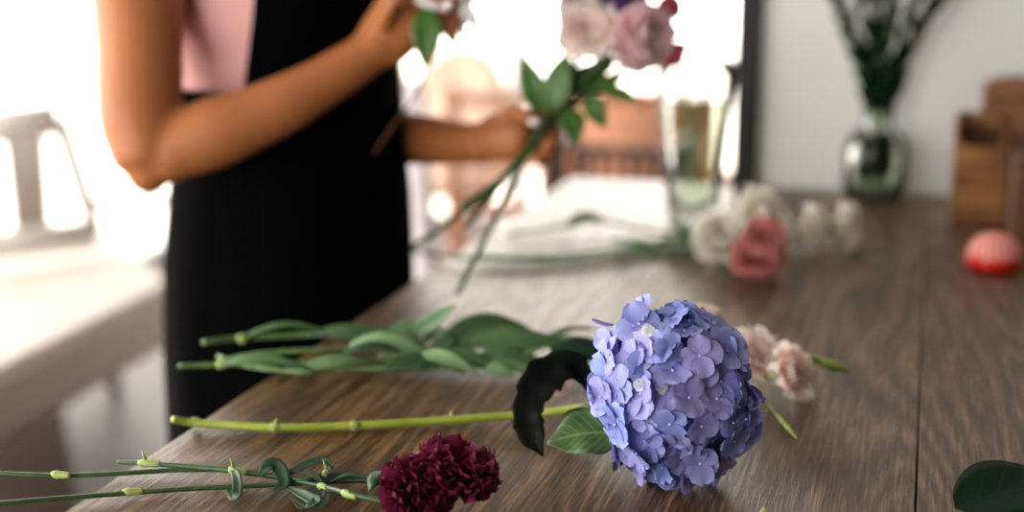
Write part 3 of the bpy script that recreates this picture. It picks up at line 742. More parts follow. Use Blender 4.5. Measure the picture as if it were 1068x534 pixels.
for k, (dx, dz, tx, lab) in enumerate(((-.012, .36, -.03, 'green stem leaning to the left inside the tall clear vase'), (.014, .31, .022, 'green stem leaning to the right inside the tall clear vase'))):
    t = thing('cut_stem', lab, 'stem', vb + V((dx, 0, .02)))
    b = MB(); b.tube([vb + V((-dx, .004 * k, .02)), vb + V((dx * .2, 0, .12)), vb + V((tx, 0, .24 if k else .235))], .0028, 8); b.build('stem', M['stemG'], t)
    b = MB(); b.tube([vb + V((tx * .62, 0, .17)), vb + V((tx * .62, 0, .174))], .0042, 8); b.build('stem_joint', M['node'], t)

# ================================================================== GREENERY IN BOTTLE VASE
gb = on(911, 207)
out = [(.036, 0), (.041, .004), (.049, .02), (.048, .080), (.043, .096), (.026, .112), (.0235, .125), (.0245, .155)]
inn_ = [(.034, .008), (.0455, .02), (.0445, .079), (.039, .093), (.0225, .110), (.0200, .124), (.0215, .155)]
vase('bottle_vase', 'square shouldered clear bottle vase full of green stems, against the white wall', gb, out, inn_, .088)
rg = random.Random(3)
nfol = 9
for k in range(nfol):
    a = rg.uniform(0, 2 * PI); f = (k + .5) / nfol * 2 - 1                         # spread left to right
    top = gb + V((f * .15 + rg.uniform(-.01, .01), rg.uniform(-.05, .03), .36 + rg.uniform(-.04, .08)))
    nk = gb + V((f * .013, rg.uniform(-.008, .008), .135)); ft = gb + V((-f * .026 + rg.uniform(-.005, .005), rg.uniform(-.022, .022), .018))
    t = thing('greenery_sprig', '%s dark green leafy sprig, counted from the left, in the bottle vase' % ('leftmost', 'second', 'third', 'fourth', 'fifth', 'sixth', 'seventh', 'eighth', 'ninth and last')[k], 'foliage', ft, 'dark leafy sprigs in the bottle vase')
    b = MB(); mid = nk.lerp(top, .45) + V((-f * .012, 0, .01)); pp = [ft, gb + V((-f * .010, 0, .08)), nk, mid, top]; b.tube(pp, [.003, .003, .0026, .002, .001], 6, res=5); b.build('stem', M['stemG'], t)
    P, _ = spline(pp, .001, 10); b = MB()
    for q in range(20, len(P)):
        for s_ in (0, 1):
            d = (P[min(q + 1, len(P) - 1)] - P[q - 1]).normalized(); sd = V((rg.uniform(-1, 1), rg.uniform(-.6, .6), 0)).normalized()
            leaf_into(b, P[q], P[q] + (d * .9 + sd * .38).normalized() * rg.uniform(.022, .036), rg.uniform(.005, .009), up=V((0, -1, .2)), nu=5, nv=2)
    # leaves that went in below the neck
    for q in range(12):
        z = rg.uniform(.03, .08); c = gb + V((rg.uniform(-.02, .02), rg.uniform(-.02, .02), z)); leaf_into(b, c, c + V((rg.uniform(-.012, .012), 0, .028)), .010, up=V((0, -1, 0)), nu=5, nv=2)
    lo = b.build('leaves', M['leafV'], t); lo['kind'] = 'stuff'

# ================================================================== BOXES AND PINCUSHION
bb = on(1019, 232)
u = (on(1048, 233) - on(992, 231)); wdt = u.length; 
t = thing('wooden_box', 'small honey coloured open wooden box with raised back board by the wall', 'box', bb)
x0, x1 = bb.x - wdt * .52, bb.x + wdt * .48; y0, y1 = bb.y, bb.y + .075; h1 = .108; h2 = .150
for nm, lo, hi in (('front_board', (x0 + .006, y0, TZ), (x1, y0 + .008, TZ + h1)), ('side_board', (x0, y0, TZ), (x0 + .007, y1, TZ + h2)), ('side_board', (x1 - .007, y0 + .0085, TZ), (x1, y1, TZ + h1 + .012)),
                   ('back_board', (x0 + .0075, y1 - .008, TZ), (x1 - .0075, y1, TZ + h2)), ('bottom_board', (x0 + .0075, y0 + .0085, TZ), (x1 - .0075, y1 - .0085, TZ + .008))):
    b = MB(); b.box(lo, hi, .001); b.build(nm, M['box'], t, smooth=False)
b = MB(); b.box((x0 + .006, y0 - .003, TZ + .080), (x1, y0 - .0005, TZ + .084), .0005); b.build('front_groove', M['cork2'], t, smooth=False)
t = thing('scissors', 'dark scissor handles poking out of the small wooden box', 'scissors', (bb.x, bb.y + .03, TZ + .012))
b = MB()
for s_ in (-1, 1):
    c = V((bb.x - .004 + s_ * .009, bb.y + .035, TZ + .120)); b.tube([c + V((math.cos(a) * .010, 0, math.sin(a) * .014)) for a in [2 * PI * k / 14 for k in range(15)]], .0026, 8, res=2)
b.build('handle', M['inside'], t)
b = MB(); b.tube([V((bb.x - .012, bb.y + .035, TZ + .106)), V((bb.x - .003, bb.y + .035, TZ + .06)), V((bb.x + .003, bb.y + .035, TZ + .014))], [.003, .004, .001], 8, flat=.4)
b.tube([V((bb.x + .005, bb.y + .038, TZ + .106)), V((bb.x - .003, bb.y + .038, TZ + .06)), V((bb.x - .006, bb.y + .038, TZ + .014))], [.003, .004, .001], 8, flat=.4); b.build('blades', M['steel'], t)
def carton(name, label, cat, cx, y0, y1, w, h, m, top):
    t = thing(name, label, cat, (cx, y0, TZ)); prof = [(-w / 2, 0), (w / 2, 0), (w / 2, h)]
    n = 9
    prof += [(w / 2 - w * k / n, h + top * math.sin(PI * k / n) ** .6) for k in range(1, n)] + [(-w / 2, h)]
    b = MB(); rows = [[V((cx + x, y, TZ + z)) for x, z in prof] for y in (y0, y0 + .002, y1 - .002, y1)]
    for row in (rows[0], rows[3]):
        c = sum(row, V()) / len(row)
        for i in range(len(row)): row[i] = c + (row[i] - c) * .98
    base = b.grid(rows, True); nn = len(prof); b.cap(list(range(base, base + nn))); b.cap(list(range(base + 3 * nn, base + 4 * nn)), True)
    b.build('panel', m, t, smooth=False); return t
tb = bb.x
c1 = carton('fibre_box', 'tall brown fibre box with a curved top, standing behind the wooden box', 'box', on(1052, 215).x, y1 + .006, y1 + .075, .100, .185, M['cork'], .012)
b = MB(); cxx = on(1052, 215).x; b.box((cxx - .047, y1 + .003, TZ + .165), (cxx + .047, y1 + .0055, TZ + .171), .0005); b.build('lid_edge', M['cork2'], c1, smooth=False)
c2x = on(1076, 250).x
c2 = carton('fibre_box', 'darker brown fibre box at the right edge, beside the wooden box', 'box', c2x, on(1060, 252).y, y1 - .004, .058, .110, M['cork2'], .0)
b = MB(); yy = on(1060, 252).y; b.box((c2x - .027, yy - .003, TZ + .088), (c2x + .027, yy - .0005, TZ + .092), .0005); b.build('lid_edge', M['cork'], c2, smooth=False)
# knitted-looking red and white dome
m, nt, p = newmat('red_white_check'); L = nt.links
uv = N(nt, 'ShaderNodeUVMap'); mp = N(nt, 'ShaderNodeMapping'); mp.inputs['Scale'].default_value = (8, 20, 1); L.new(uv.outputs[0], mp.inputs[0])
ck = N(nt, 'ShaderNodeTexVoronoi'); ck.inputs['Scale'].default_value = 1; ck.inputs['Randomness'].default_value = .15; L.new(mp.outputs[0], ck.inputs[0])
cr = N(nt, 'ShaderNodeValToRGB'); cr.color_ramp.elements[0].color = lin('f0cdc4'); cr.color_ramp.elements[0].position = .24; cr.color_ramp.elements[1].color = lin('d02c24'); cr.color_ramp.elements[1].position = .5
L.new(ck.outputs['Distance'], cr.inputs[0]); L.new(cr.outputs[0], p.inputs['Base Color']); p.inputs['Roughness'].default_value = .8; M['check'] = m
M['red'] = mat('bright_red_base', 'd81e12', 'c81a10', rough=.35)
pb = on(1036, 279); t = thing('pincushion', 'round red pincushion with a white dotted dome top, at the right of the table', 'pincushion', pb)
b = MB(); r = .0335
b.lathe(pb, [(.0005, 0), (r * .8, 0), (r * .97, .004), (r, .011), (r * .97, .016)], 36); b.lathe(pb, [(r * .97, .016), (.0005, .0161)], 36); b.build('base', M['red'], t)
b = MB(); b.lathe(pb, [(r * .965 * math.cos(a), .0162 + .028 * math.sin(a)) for a in [PI / 2 * k / 12 * .995 for k in range(13)]], 48); b.build('dome', M['check'], t)
b = MB(); b.ball(pb + V((0, 0, .0445)), .003); b.build('button', M['red'], t)

# ================================================================== FLORIST
WX, WY = -0.755, 1.62
person = thing('person', 'florist in a pink sleeveless top and black apron holding a bouquet over the table', 'person', (WX, WY, 0))
body = MB()
def ell(z, cx, a, bb_, n=28, cy=0, e=2.2):
    r = []
    for k in range(n):
        th = 2 * PI * k / n; c = math.cos(th); s_ = math.sin(th)
        r.append(V((WX + cx + a * math.copysign(abs(c) ** (2 / e), c), WY + cy + bb_ * math.copysign(abs(s_) ** (2 / e), s_), z)))
    return r
TOR = [(.80, .0, .106, .160), (.86, .0, .108, .164), (.92, .0, .106, .160), (.98, .003, .102, .150), (1.04, -.004, .112, .135), (1.09, -.012, .118, .130), (1.15, -.020, .128, .138), (1.21, -.020, .134, .148), (1.28, -.022, .136, .155), (1.34, -.012, .108, .160), (1.385, -.015, .070, .120), (1.41, -.02, .045, .060)]
def torso_rows(off=0, z0=0, z1=9, n=28):
    rows = []
    zs = [q[0] for q in TOR]
    def samp(z):
        for i in range(len(TOR) - 1):
            if TOR[i][0] <= z <= TOR[i + 1][0]:
                f = (z - TOR[i][0]) / (TOR[i + 1][0] - TOR[i][0]); f = f * f * (3 - 2 * f) * .5 + f * .5
                return [TOR[i][k] * (1 - f) + TOR[i + 1][k] * f for k in range(4)]
        return TOR[-1] if z > zs[-1] else TOR[0]
    z0 = max(z0, zs[0]); z1 = min(z1, zs[-1]); m = 22
    for i in range(m + 1):
        z = z0 + (z1 - z0) * i / m; q = samp(z); rows.append(ell(z, q[1], q[2] + off, q[3] + off, n))
    return rows
rows = torso_rows(0)
c0 = sum(rows[0], V()) / 28; c1_ = sum(rows[-1], V()) / 28
body.grid([[c0 + (q - c0) * .02 for q in rows[0]]] + rows + [[c1_ + (q - c1_) * .02 for q in rows[-1]]], True)
def BL(x, y, z): return V((WX + x, WY + y, z))
# neck, head (tilted down towards the flowers)
body.tube([BL(-.03, 0, 1.36), BL(-.015, 0, 1.43), BL(.01, 0, 1.49)], [.062, .052, .052], 16)
HM3 = Matrix.Rotation(math.radians(22), 3, 'Y'); hc = BL(.045, 0, 1.565)
body.ball(hc, (.090, .074, .108), 16, 22, HM3)
body.ball(hc + HM3 @ V((.035, 0, -.052)), (.055, .052, .058), 12, 16, HM3)
body.tube([hc + HM3 @ V((.084, 0, .012)), hc + HM3 @ V((.100, 0, -.018)), hc + HM3 @ V((.088, 0, -.032))], [.006, .011, .008], 8)
for s_ in (-1, 1): body.ball(hc + HM3 @ V((-.005, s_ * .075, -.008)), (.017, .008, .028), 8, 10, HM3)
body.ball(hc + HM3 @ V((.082, 0, -.055)), (.010, .022, .008), 8, 10, HM3)
# legs
for s_ in (-1, 1):
    body.tube([BL(-.02, s_ * .085, .90), BL(-.015, s_ * .09, .70), BL(-.01, s_ * .09, .48), BL(-.03, s_ * .09, .32), BL(-.04, s_ * .09, .10), BL(-.04, s_ * .09, .05)], [.074, .074, .056, .055, .036, .038], 16)
    body.tube([BL(-.07, s_ * .09, .035), BL(.0, s_ * .095, .04), BL(.10, s_ * .10, .022), BL(.15, s_ * .10, .018)], [.034, .038, .026, .014], 12)
# near (right) arm
dN = 1.60
sh = at(152, -75, 1.60); elb = at(163, 172, 1.56)
body.tube([BL(-.01, -.10, 1.33), sh, at(145, -10, 1.59), at(146, 60, 1.575), at(147, 120, 1.565), at(154, 160, 1.56), at(158, 178, 1.56)], [.05, .054, .0515, .0475, .0460, .0400, .026], 20)
body.tube([at(150, 176, 1.56), at(178, 158, 1.56), at(225, 138, 1.565), at(285, 114, 1.575), at(340, 84, 1.59), at(384, 56, 1.60), at(398, 44, 1.60)], [.022, .0350, .0395, .0335, .0280, .0250, .025], 20)
body.ball(at(155, 178, 1.56), .0250)
def fing(pts, r, d0): body.tube([at(p[0], p[1], d0 + (p[2] if len(p) > 2 else 0)) for p in pts], [r * f for f in ([1.1, 1.0, .95, .72] if len(pts) == 4 else [1.12, 1.05, 1, .92, .7])], 10, res=4)
# near hand: palm turned to the face, fingers pinching a small flower
body.tube([at(380, 58, 1.60), at(404, 38, 1.60), at(420, 18, 1.60), at(432, 0, 1.605)], [.024, .034, .036, .027], 18, flat=.62, up=CU)
fing([(428, 0), (446, -12), (464, -8), (477, 3), (483, 13)], .0088, 1.595)
fing([(432, 10), (452, 4), (470, 10), (480, 22), (481, 32)], .0090, 1.60)
fing([(428, 24), (448, 20), (463, 28), (472, 38), (470, 45)], .0086, 1.61)
fing([(418, 38), (436, 36), (450, 44), (457, 52)], .0076, 1.615)
fing([(398, 28), (410, 2, -.02), (432, -14, -.03), (452, -8, -.03), (466, 4, -.02)], .0100, 1.58)
# far (left) arm
body.tube([BL(-.01, .10, 1.33), BL(.0, .185, 1.30), BL(.015, .20, 1.18), BL(.03, .19, 1.06), at(352, 148, 1.90)], [.05, .050, .044, .040, .034], 18)
body.tube([BL(.02, .19, 1.06), at(350, 150, 1.90), at(400, 143, 1.86), at(445, 146, 1.80), at(485, 149, 1.75), at(508, 150, 1.72)], [.030, .040, .0385, .032, .0265, .025], 18)
# far hand gripping the bouquet stems
body.tube([at(500, 149, 1.735), at(520, 142, 1.71), at(540, 140, 1.70), at(552, 142, 1.70)], [.024, .030, .032, .022], 18, flat=.7, up=CU)
fing([(520, 128), (532, 119, -.012), (544, 120, -.022), (556, 128, -.028)], .0095, 1.69)
fing([(548, 124), (566, 117), (582, 112), (598, 104), (606, 98)], .0085, 1.70)
fing([(550, 134), (568, 130, .01), (580, 136, -.005), (578, 146, -.026), (566, 149, -.034)], .0088, 1.705)
fing([(550, 146), (568, 144, .01), (579, 150, -.004), (574, 159, -.024), (560, 160, -.032)], .0086, 1.705)
fing([(544, 156), (560, 158, .008), (568, 165, -.006), (560, 171, -.022)], .0076, 1.705)
bo = body.build('body_raw', M['skin'], person)
md = bo.modifiers.new('r', 'REMESH'); md.mode = 'VOXEL'; md.voxel_size = .0042; md.use_smooth_shade = True
md = bo.modifiers.new('s', 'SMOOTH'); md.factor = .5; md.iterations = 5
bpy.context.view_layer.update()
dg = bpy.context.evaluated_depsgraph_get()
me = bpy.data.meshes.new_from_object(bo.evaluated_get(dg)); me.name = 'body'
bn = bpy.data.objects.new('body', me); COL.objects.link(bn); bn.parent = person; ROOTS[bn.name_full] = ROOTS[person.name_full]
me.polygons.foreach_set('use_smooth', [True] * len(me.polygons)); 
if not me.materials: me.materials.append(M['skin'])
bpy.data.objects.remove(bo)
for c, r_ in ((at(557, 127, 1.655), .0062), (at(484, 14, 1.585), .0055), (at(482, 33, 1.590), .0055), (at(467, 5, 1.548), .006)):
    b = MB(); b.ball(c, (r_, r_ * .5, r_ * .8), 8, 12, Matrix((CR, CF, CU)).transposed()); b.build('fingernail', M['nail'], bn)
# face details
for s_ in (-1, 1):
    b = MB(); b.ball(hc + HM3 @ V((.077, s_ * .030, .008)), .0125, 8, 12); b.build('eye', M['cushion'], person)
b = MB(); b.ball(hc + HM3 @ V((.088, 0, -.055)), (.008, .024, .006), 8, 12, HM3); b.build('lips', M['pink'], person)
b = MB(); b.ball(hc + HM3 @ V((-.018, 0, .022)), (.092, .084, .104), 16, 22, HM3); b.ball(hc + V((-.105, 0, .03)), (.045, .045, .045), 10, 14)
b.build('hair', M['hair'], person)
# pink top
rows = torso_rows(.006, 1.02, 1.395); b = MB(); b.grid(rows, True)
for i, v in enumerate(b.v):
    f = noise.noise(V((v.x * 9, v.y * 9, v.z * 26))); b.v[i] = v + (v - V((WX, WY, v.z))).normalized() * (.004 * f)
b.build('top', M['pink'], person, solid=.002)
# bib of the apron: the front two thirds only
def bibrows(off, z0, z1, amin, amax, n=24, m=20):
    full = torso_rows(off, z0, z1, 72); rows = []
    for i, row in enumerate(full):
        u = i / (len(full) - 1); a_ = amin(u); b__ = amax(u); r = []
        for k in range(n + 1):
            an = (a_ + (b__ - a_) * k / n) % (2 * PI); f = an / (2 * PI) * 72; i0 = int(f) % 72; i1 = (i0 + 1) % 72; fr = f - int(f)
            r.append(row[i0].lerp(row[i1], fr))
        rows.append(r)
    return rows
b = MB(); b.grid(bibrows(.015, 1.06, 1.36, lambda u: -math.radians(105 - 39 * u ** .35), lambda u: math.radians(105 - 39 * u ** .35)))
b.build('apron_bib', M['apron'], person, solid=.003)
# apron skirt, wraps right round, falls to below the knee
rows = []
SK = [(1.125, -.012, .136, .150), (1.09, -.010, .134, .150), (1.04, -.006, .134, .158), (.98, -.006, .138, .172), (.92, -.009, .142, .180), (.86, -.010, .143, .186), (.78, -.011, .144, .190), (.65, -.010, .144, .192), (.50, -.01, .140, .196), (.40, -.01, .142, .200)]
for q in SK:
    e = ell(q[0], q[1], q[2], q[3], 60, e=2.3); k = max(0, 1.0 - q[0]) * .018
    rows.append([V((WX, WY, v.z)) + (v - V((WX, WY, v.z))) * (1 + k / .15 * math.sin(i / 60 * 2 * PI * 9) * .5) for i, v in enumerate(e)])
b = MB(); b.grid(rows, True); b.build('apron_skirt', M['apron'], person, solid=.003)
b = MB(); b.grid([ell(z, -.011, .138, .156, 60) for z in (1.065, 1.07, 1.095, 1.10)], True); b.build('apron_band', M['apron'], person, solid=.003)
for s_ in (-1, 1):
    b = MB(); b.tube([BL(.105, s_ * .07, 1.34), BL(.06, s_ * .085, 1.40), BL(-.03, s_ * .06, 1.425), BL(-.09, s_ * .03, 1.36), BL(-.115, -s_ * .06, 1.20), BL(-.11, -s_ * .10, 1.09)], .010, 8, flat=.25, up=V((0, 0, 1))); b.build('apron_strap', M['apron'], person)
for s_ in (-1, 1):
    b = MB(); b.tube([BL(-.016, s_ * .09, .72), BL(-.012, s_ * .09, .48), BL(-.03, s_ * .09, .32), BL(-.04, s_ * .09, .13)], [.079, .067, .065, .055], 18, cap=False); b.build('trouser_leg', M['apron'], person)
    b = MB(); b.tube([BL(-.085, s_ * .09, .042), BL(-.03, s_ * .093, .052), BL(.06, s_ * .098, .045), BL(.15, s_ * .10, .030), BL(.17, s_ * .10, .028)], [.038, .048, .042, .029, .018], 14, flat=1.0); b.build('shoe', M['shoe'], person)

# ---- the small flower in the near hand
t = thing('lisianthus', 'small lilac white flower pinched in the raised hand, one hanging green leaf', 'flower', at(470, 10, 1.59))
b = MB(); bloom(b, at(478, -12, 1.60), (at(510, -4, 1.58) - at(478, -12, 1.60)), .022, CUP, ruffle=.06, nu=6, nv=6); b.build('petals', M['whitepetal'], t)
for (p, q, w) in (((430, -8, 1.56), (469, 11, 1.56), .020), ((482, 2, 1.57), (500, 34, 1.575), .016)):
    b = MB(); leaf_into(b, at(*p), at(*q), w, up=-CF, arch=.12, fold=.3); b.build('petal', M['whitepetal'], t, solid=.0004)
leafthing(t, 'leaf', M['leafB'], at(447, 6, 1.565), at(443, 70, 1.565), .034, up=-CF, arch=.06, fold=.15)
b = MB(); b.tube([at(476, 0, 1.59), at(462, 30, 1.585), at(447, 70, 1.59), at(430, 105, 1.62), at(412, 128, 1.66), at(390, 160, 1.68)], [.0018, .0018, .0015, .0015, .0015, .0012], 6); b.build('stem', M['stemB'], t)

# ================================================================== BOUQUET IN THE FAR HAND
G = (557, 145, 1.672)             # where the stems pass through the grip
def bq(name, label, head, R, hm, axis, via, tail, leaves=(), layers=EUST, ruffle=.12, sm='stemD', r=.0036, buds=()):
    c = at(*head); t = thing(name, label, 'flower', c, 'bouquet held over the table')
    ax = V(axis).normalized()
    b = MB(); bloom(b, c - ax * R * .45, ax, R * 1.15, layers, ruffle=ruffle, cup=.35, nu=7, nv=7, wide=1.1, curl=.5); b.build('petals', M[hm], t)
    cb = c - ax * R * .5
    b = MB(); b.tube([cb - ax * .014, cb, cb + ax * .008], [.003, .008, .010], 10, res=2); b.build('calyx', M['calyx'], t)
    b = MB(); stem(b, [cb - ax * .012] + [at(*q) for q in via] + [at(*q) for q in tail], r, 8); b.build('stem', M[sm], t)
    for (p, q, w) in leaves: leafthing(t, 'leaf', M['leafB'], at(*p), at(*q), w, up=-CF + V((random.uniform(-.3, .3), 0, .3)), arch=.08, fold=.2)
    for (p, q, rr) in buds: b = MB(); bud_into(b, at(*p), at(*q), rr); b.build('bud', M[hm], t)
    return t
up = CU
bq('peony', 'mauve pink ruffled bloom, lowest and rightmost large bloom of the held bouquet', (668, 38, 1.62), .040, 'mauve', CR * .55 - CU * .25 - CF * .75, [(630, 62, 1.65), (590, 100, 1.67)], [G, (520, 190, 1.66), (478, 225, 1.65), (430, 258, 1.64)],
   [((566, 118, 1.655), (545, 58, 1.65), .030), ((576, 116, 1.65), (594, 52, 1.64), .034)], layers=CARN, ruffle=.05)
bq('rose', 'pale pink open rose at the left of the held bouquet', (613, 30, 1.62), .034, 'pale', CR * -.2 + CU * .2 - CF * .9, [(600, 65, 1.65), (578, 105, 1.665)], [(560, 145, 1.668), (545, 170, 1.66), (508, 245, 1.62), (477, 306, 1.585)],
   [((592, 112, 1.655), (602, 152, 1.64), .030), ((612, 100, 1.65), (632, 134, 1.645), .026)], r=.0034)
bq('aster', 'deep violet bloom at the top of the held bouquet', (628, 0, 1.665), .050, 'violet', CU + CR * .1 - CF * .4, [(610, 50, 1.68), (585, 100, 1.68)], [(559, 146, 1.676), (528, 182, 1.67), (482, 216, 1.66)], layers=CARN, ruffle=.06)
bq('rose', 'coral pink small rose at the right rim of the held bouquet, above its lowest bud', (694, 10, 1.64), .022, 'hot', CR * .8 + CU * .3 - CF * .4, [(660, 60, 1.67), (605, 105, 1.68)], [(561, 143, 1.676), (524, 190, 1.67), (486, 236, 1.66)],
   [((628, 92, 1.66), (668, 108, 1.65), .018), ((596, 96, 1.66), (618, 66, 1.66), .024)], buds=[((690, 64, 1.64), (716, 46, 1.635), .015)], layers=CUP)
bq('lisianthus', 'small green yellow bloom peeping between violet and coral at the bouquet top', (668, -6, 1.66), .018, 'lemon', CU, [(640, 50, 1.68), (600, 100, 1.685)], [(562, 147, 1.68), (540, 172, 1.675)], [((640, 60, 1.67), (612, 82, 1.665), .022), ((606, 96, 1.67), (652, 80, 1.67), .020)], layers=CUP)

# ================================================================== BACKGROUND FURNITURE
def bar(b, p, q, w, d=None):
    """rectangular bar"""
    b.tube([V(p), V(q)], w / math.sqrt(2), 4, flat=(d / w if d else 1), res=1)
M['added_shade_patch'] = mat('dark_brown_shade_patch', '33261f', '40312a', rough=.95, scale=250, bump=.3, spec=.1)  # added dark sheet on the floor, in place of the armchair's shade
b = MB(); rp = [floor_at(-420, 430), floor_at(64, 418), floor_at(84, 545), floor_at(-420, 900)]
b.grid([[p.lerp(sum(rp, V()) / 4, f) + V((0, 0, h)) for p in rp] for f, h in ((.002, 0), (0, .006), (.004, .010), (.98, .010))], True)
tag(b.build('added_shade_patch', M['added_shade_patch'], smooth=False, org=floor_at(20, 500)), 'added flat dark brown patch standing in for shade on the floor in the lower left, before the pale seating', 'added_shade_patch')
# white armchair at far left
ac = floor_at(60, 420); t = thing('armchair', 'large white framed armchair with pale cushions in front of the left windows', 'chair', (-1.9, 3.0, 0))
ax_, ay_ = -1.9, 3.0
def AC(px, py, d): return at(px, py, d)
b = MB(); d0, d1 = 3.0, 3.35
# back frame, leaning
tl, tr, bl, br = at(-60, 140, 3.9), at(62, 124, 4.0), at(-60, 262, 3.7), at(100, 244, 4.0)
bar(b, tl, tr, .07, .04); bar(b, bl, br, .06, .04); bar(b, tr, br, .06, .04); bar(b, tl, bl, .06, .04)
b.build('back_frame', M['whitepaint'], t)
def slab(pts, th, m, name, parent, nrm=None):
    b = MB(); pts = [V(p) for p in pts]; n = (pts[1] - pts[0]).cross(pts[3] - pts[0]).normalized()
    if n.z < 0: n = -n
    c = sum(pts, V()) / 4
    rows = []
    for k, (s_, h) in enumerate(((.02, 0), (.95, 0), (1, th * .2), (1, th * .8), (.95, th), (.02, th))):
        ring = []
        for i in range(4):
            a_, b_ = pts[i], pts[(i + 1) % 4]
            for f in (0.04, .5, .96): q = a_.lerp(b_, f); ring.append(c + (q - c) * s_ + n * h)
        rows.append(ring)
    b.grid(rows, True); return b.build(name, m, parent, smooth=False)
slab([tl.lerp(tr, .5) , tr.lerp(tl, .13), br.lerp(bl, .3), bl.lerp(br, .45)], .02, M['greypanel'], 'back_panel', t)
def onz(px, py, z): r = ray(px, py); return CAM + r * ((z - CAM.z) / r.z)
slab([onz(-130, 450, .42) - V((0, 0, .17)), onz(-130, 290, .42) - V((0, 0, .17)), onz(108, 236, .42) - V((0, 0, .17)), onz(182, 292, .42) - V((0, 0, .17))], .168, M['cushion'], 'seat_cushion', t)
b = MB(); b.tube([at(62, 132, 3.98), at(86, 200, 3.9), at(102, 212, 3.9), at(186, 208, 3.65)], .016, 8, res=5); b.tube([at(186, 208, 3.65), at(183, 300, 3.55)], .016, 8); b.build('arm_rest', M['steel'], t)
for (px, py) in ((120, 408), (-90, 640), (-60, 420)):
    f = floor_at(px, py); f0 = f + V((0, 0, 0 if px > 0 else .0105)); b = MB(); b.tube([f0, f + V((0, 0, .26))], .020, 10); b.build('leg', M['steel'], t)
# ladder-back chair behind the bouquet
f0 = floor_at(490, 330); cy = 4.05
t = thing('ladder_back_chair', 'pale peach wooden chair with horizontal back slats, behind the bouquet', 'chair', (-1.35, cy, 0))
def wx(px, y):      # world x where the line of sight at this column meets depth y
    r = ray(px, 150); return CAM.x + r.x * (y / r.y)
def wz(px, py, y): r = ray(px, py); return CAM.z + r.z * (y / r.y)
xl, xr = wx(470, cy), wx(588, cy)
for k, (ya, yb_) in enumerate(((98, 110), (136, 176), (210, 224))):
    b = MB(); b.box((xl + .02, cy - .012, wz(530, yb_, cy)), (xr - .02, cy + .012, wz(530, ya, cy)), .003); b.build('back_slat', M['peachwood'], t, smooth=False)
for x in (xl, xr - .03):
    b = MB(); b.box((x - .012, cy - .018, 0), (x + .028, cy + .018, wz(530, 92, cy)), .004); b.build('back_post', M['orangewood'] if x > xl else M['peachwood'], t, smooth=False)
zs = wz(530, 262, cy)
b = MB(); b.box((xl - .01, cy - .43, zs - .04), (xr + .01, cy - .02, zs), .008); b.build('seat', M['peachwood'], t, smooth=False)
for x in (xl, xr - .03):
    b = MB(); b.box((x, cy - .42, 0), (x + .03, cy - .38, zs - .041), .004); b.build('leg', M['peachwood'], t, smooth=False)
# round-backed cream chair at the window
cy = 5.15
t = thing('round_back_chair', 'cream chair with a rounded upholstered back, before the rear window', 'chair', (wx(485, cy), cy, 0))
xc = wx(484, cy); R = .185; zt = wz(484, 48, cy)
b = MB(); prof = [(-R, .40)] + [(-R * math.cos(a), zt - R + R * math.sin(a)) for a in [PI * k / 18 for k in range(19)]] + [(R, .40)]
rows = []
for yy_, s_ in ((cy - .03, .02), (cy - .035, .9), (cy - .02, 1), (cy + .02, 1), (cy + .035, .9), (cy + .03, .02)):
    cc = V((xc, 0, (zt + .4) / 2)); rows.append([V((cc.x + x * s_, yy_ + (x * x) * -.9, cc.z + (z - cc.z) * s_)) for x, z in prof])
b.grid(rows, True); b.build('backrest', M['creamfab'], t)
b = MB(); b.lathe((xc, cy - .22, .38), [(.01, 0), (.21, 0), (.225, .03), (.215, .075), (.01, .085)], 28); b.build('seat', M['creamfab'], t)
for a in (45, 135, 225, 315):
    b = MB(); p = V((xc + .16 * math.cos(math.radians(a)), cy - .22 + .16 * math.sin(math.radians(a)), .38)); b.tube([p, p + V((.03 * math.cos(math.radians(a)), .03 * math.sin(math.radians(a)), -.38))], [.016, .011], 8); b.build('leg', M['peachwood'], t)
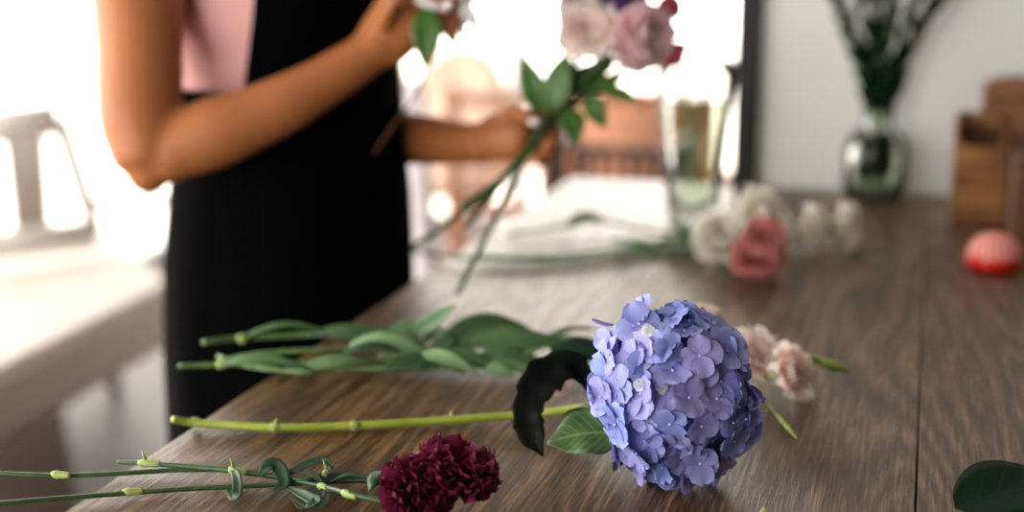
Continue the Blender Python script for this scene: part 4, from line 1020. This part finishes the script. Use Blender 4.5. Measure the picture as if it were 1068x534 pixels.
# peach sofa and slatted crate behind the table's far end
cy = 4.7; x0, x1 = wx(565, cy), wx(742, cy)
t = thing('sofa', 'low peach upholstered sofa behind the far end of the table', 'sofa', ((x0 + x1) / 2, cy, 0))
zt = wz(640, 97, cy)
b = MB(); b.box((x0, cy, .25), (x1, cy + .16, zt), .03); b.build('backrest', M['peach'], t)
b = MB(); b.box((x0, cy + .165, .22), (x1, cy + .8, .42), .04); b.build('seat', M['peach'], t)
for x in (x0 + .03, x1 - .07):
    for y in (cy + .05, cy + .7):
        b = MB(); b.box((x, y, 0), (x + .04, y + .04, .22), .004); b.build('leg', M['darkwood'], t, smooth=False)
cy = 3.6; x0, x1 = wx(562, cy), wx(700, cy)
t = thing('slatted_crate', 'brown wooden crate chair of upright slats just beyond the table end', 'crate', ((x0 + x1) / 2, cy, 0))
zt = wz(630, 152, cy); n = 9
for k in range(n):
    xa = x0 + (x1 - x0) * k / n; b = MB(); b.box((xa, cy - .008, .06), (xa + (x1 - x0) / n * .55, cy + .008, zt - .01), .003); b.build('slat', M['orangewood'] if k in (0, 2, 5) else M['darkwood'], t, smooth=False)
for z0_, z1_ in ((zt - .03, zt), (.04, .09)):
    b = MB(); b.box((x0 - .01, cy + .009, z0_), (x1 + .01, cy + .03, z1_), .003); b.build('rail', M['darkwood'], t, smooth=False)
for x in (x0, x1 - .03):
    b = MB(); b.box((x, cy + .031, 0), (x + .03, cy + .36, zt - .01), .003); b.build('side_panel', M['darkwood'], t, smooth=False)
# pale draped chair behind the apron
cy = 3.3; xc = wx(418, cy); zt = wz(418, 82, cy)
t = thing('draped_chair', 'chair under a pale lilac cloth, partly hidden behind the florist', 'chair', (xc, cy, 0))
rows = []
for z, a, d in ((zt, .01, .005), (zt, .055, .02), (zt - .02, .065, .03), (zt - .15, .07, .035), (zt - .35, .082, .045), (.35, .10, .06), (.02, .12, .08)):
    rows.append([V((xc + a * math.cos(th) * (1 + .06 * math.sin(7 * th)), cy + d * math.sin(th) * (1 + .12 * math.sin(7 * th)), z)) for th in [2 * PI * k / 56 for k in range(56)]])
b = MB(); b.grid(rows, True); b.build('cloth', M['lilacfab'], t)
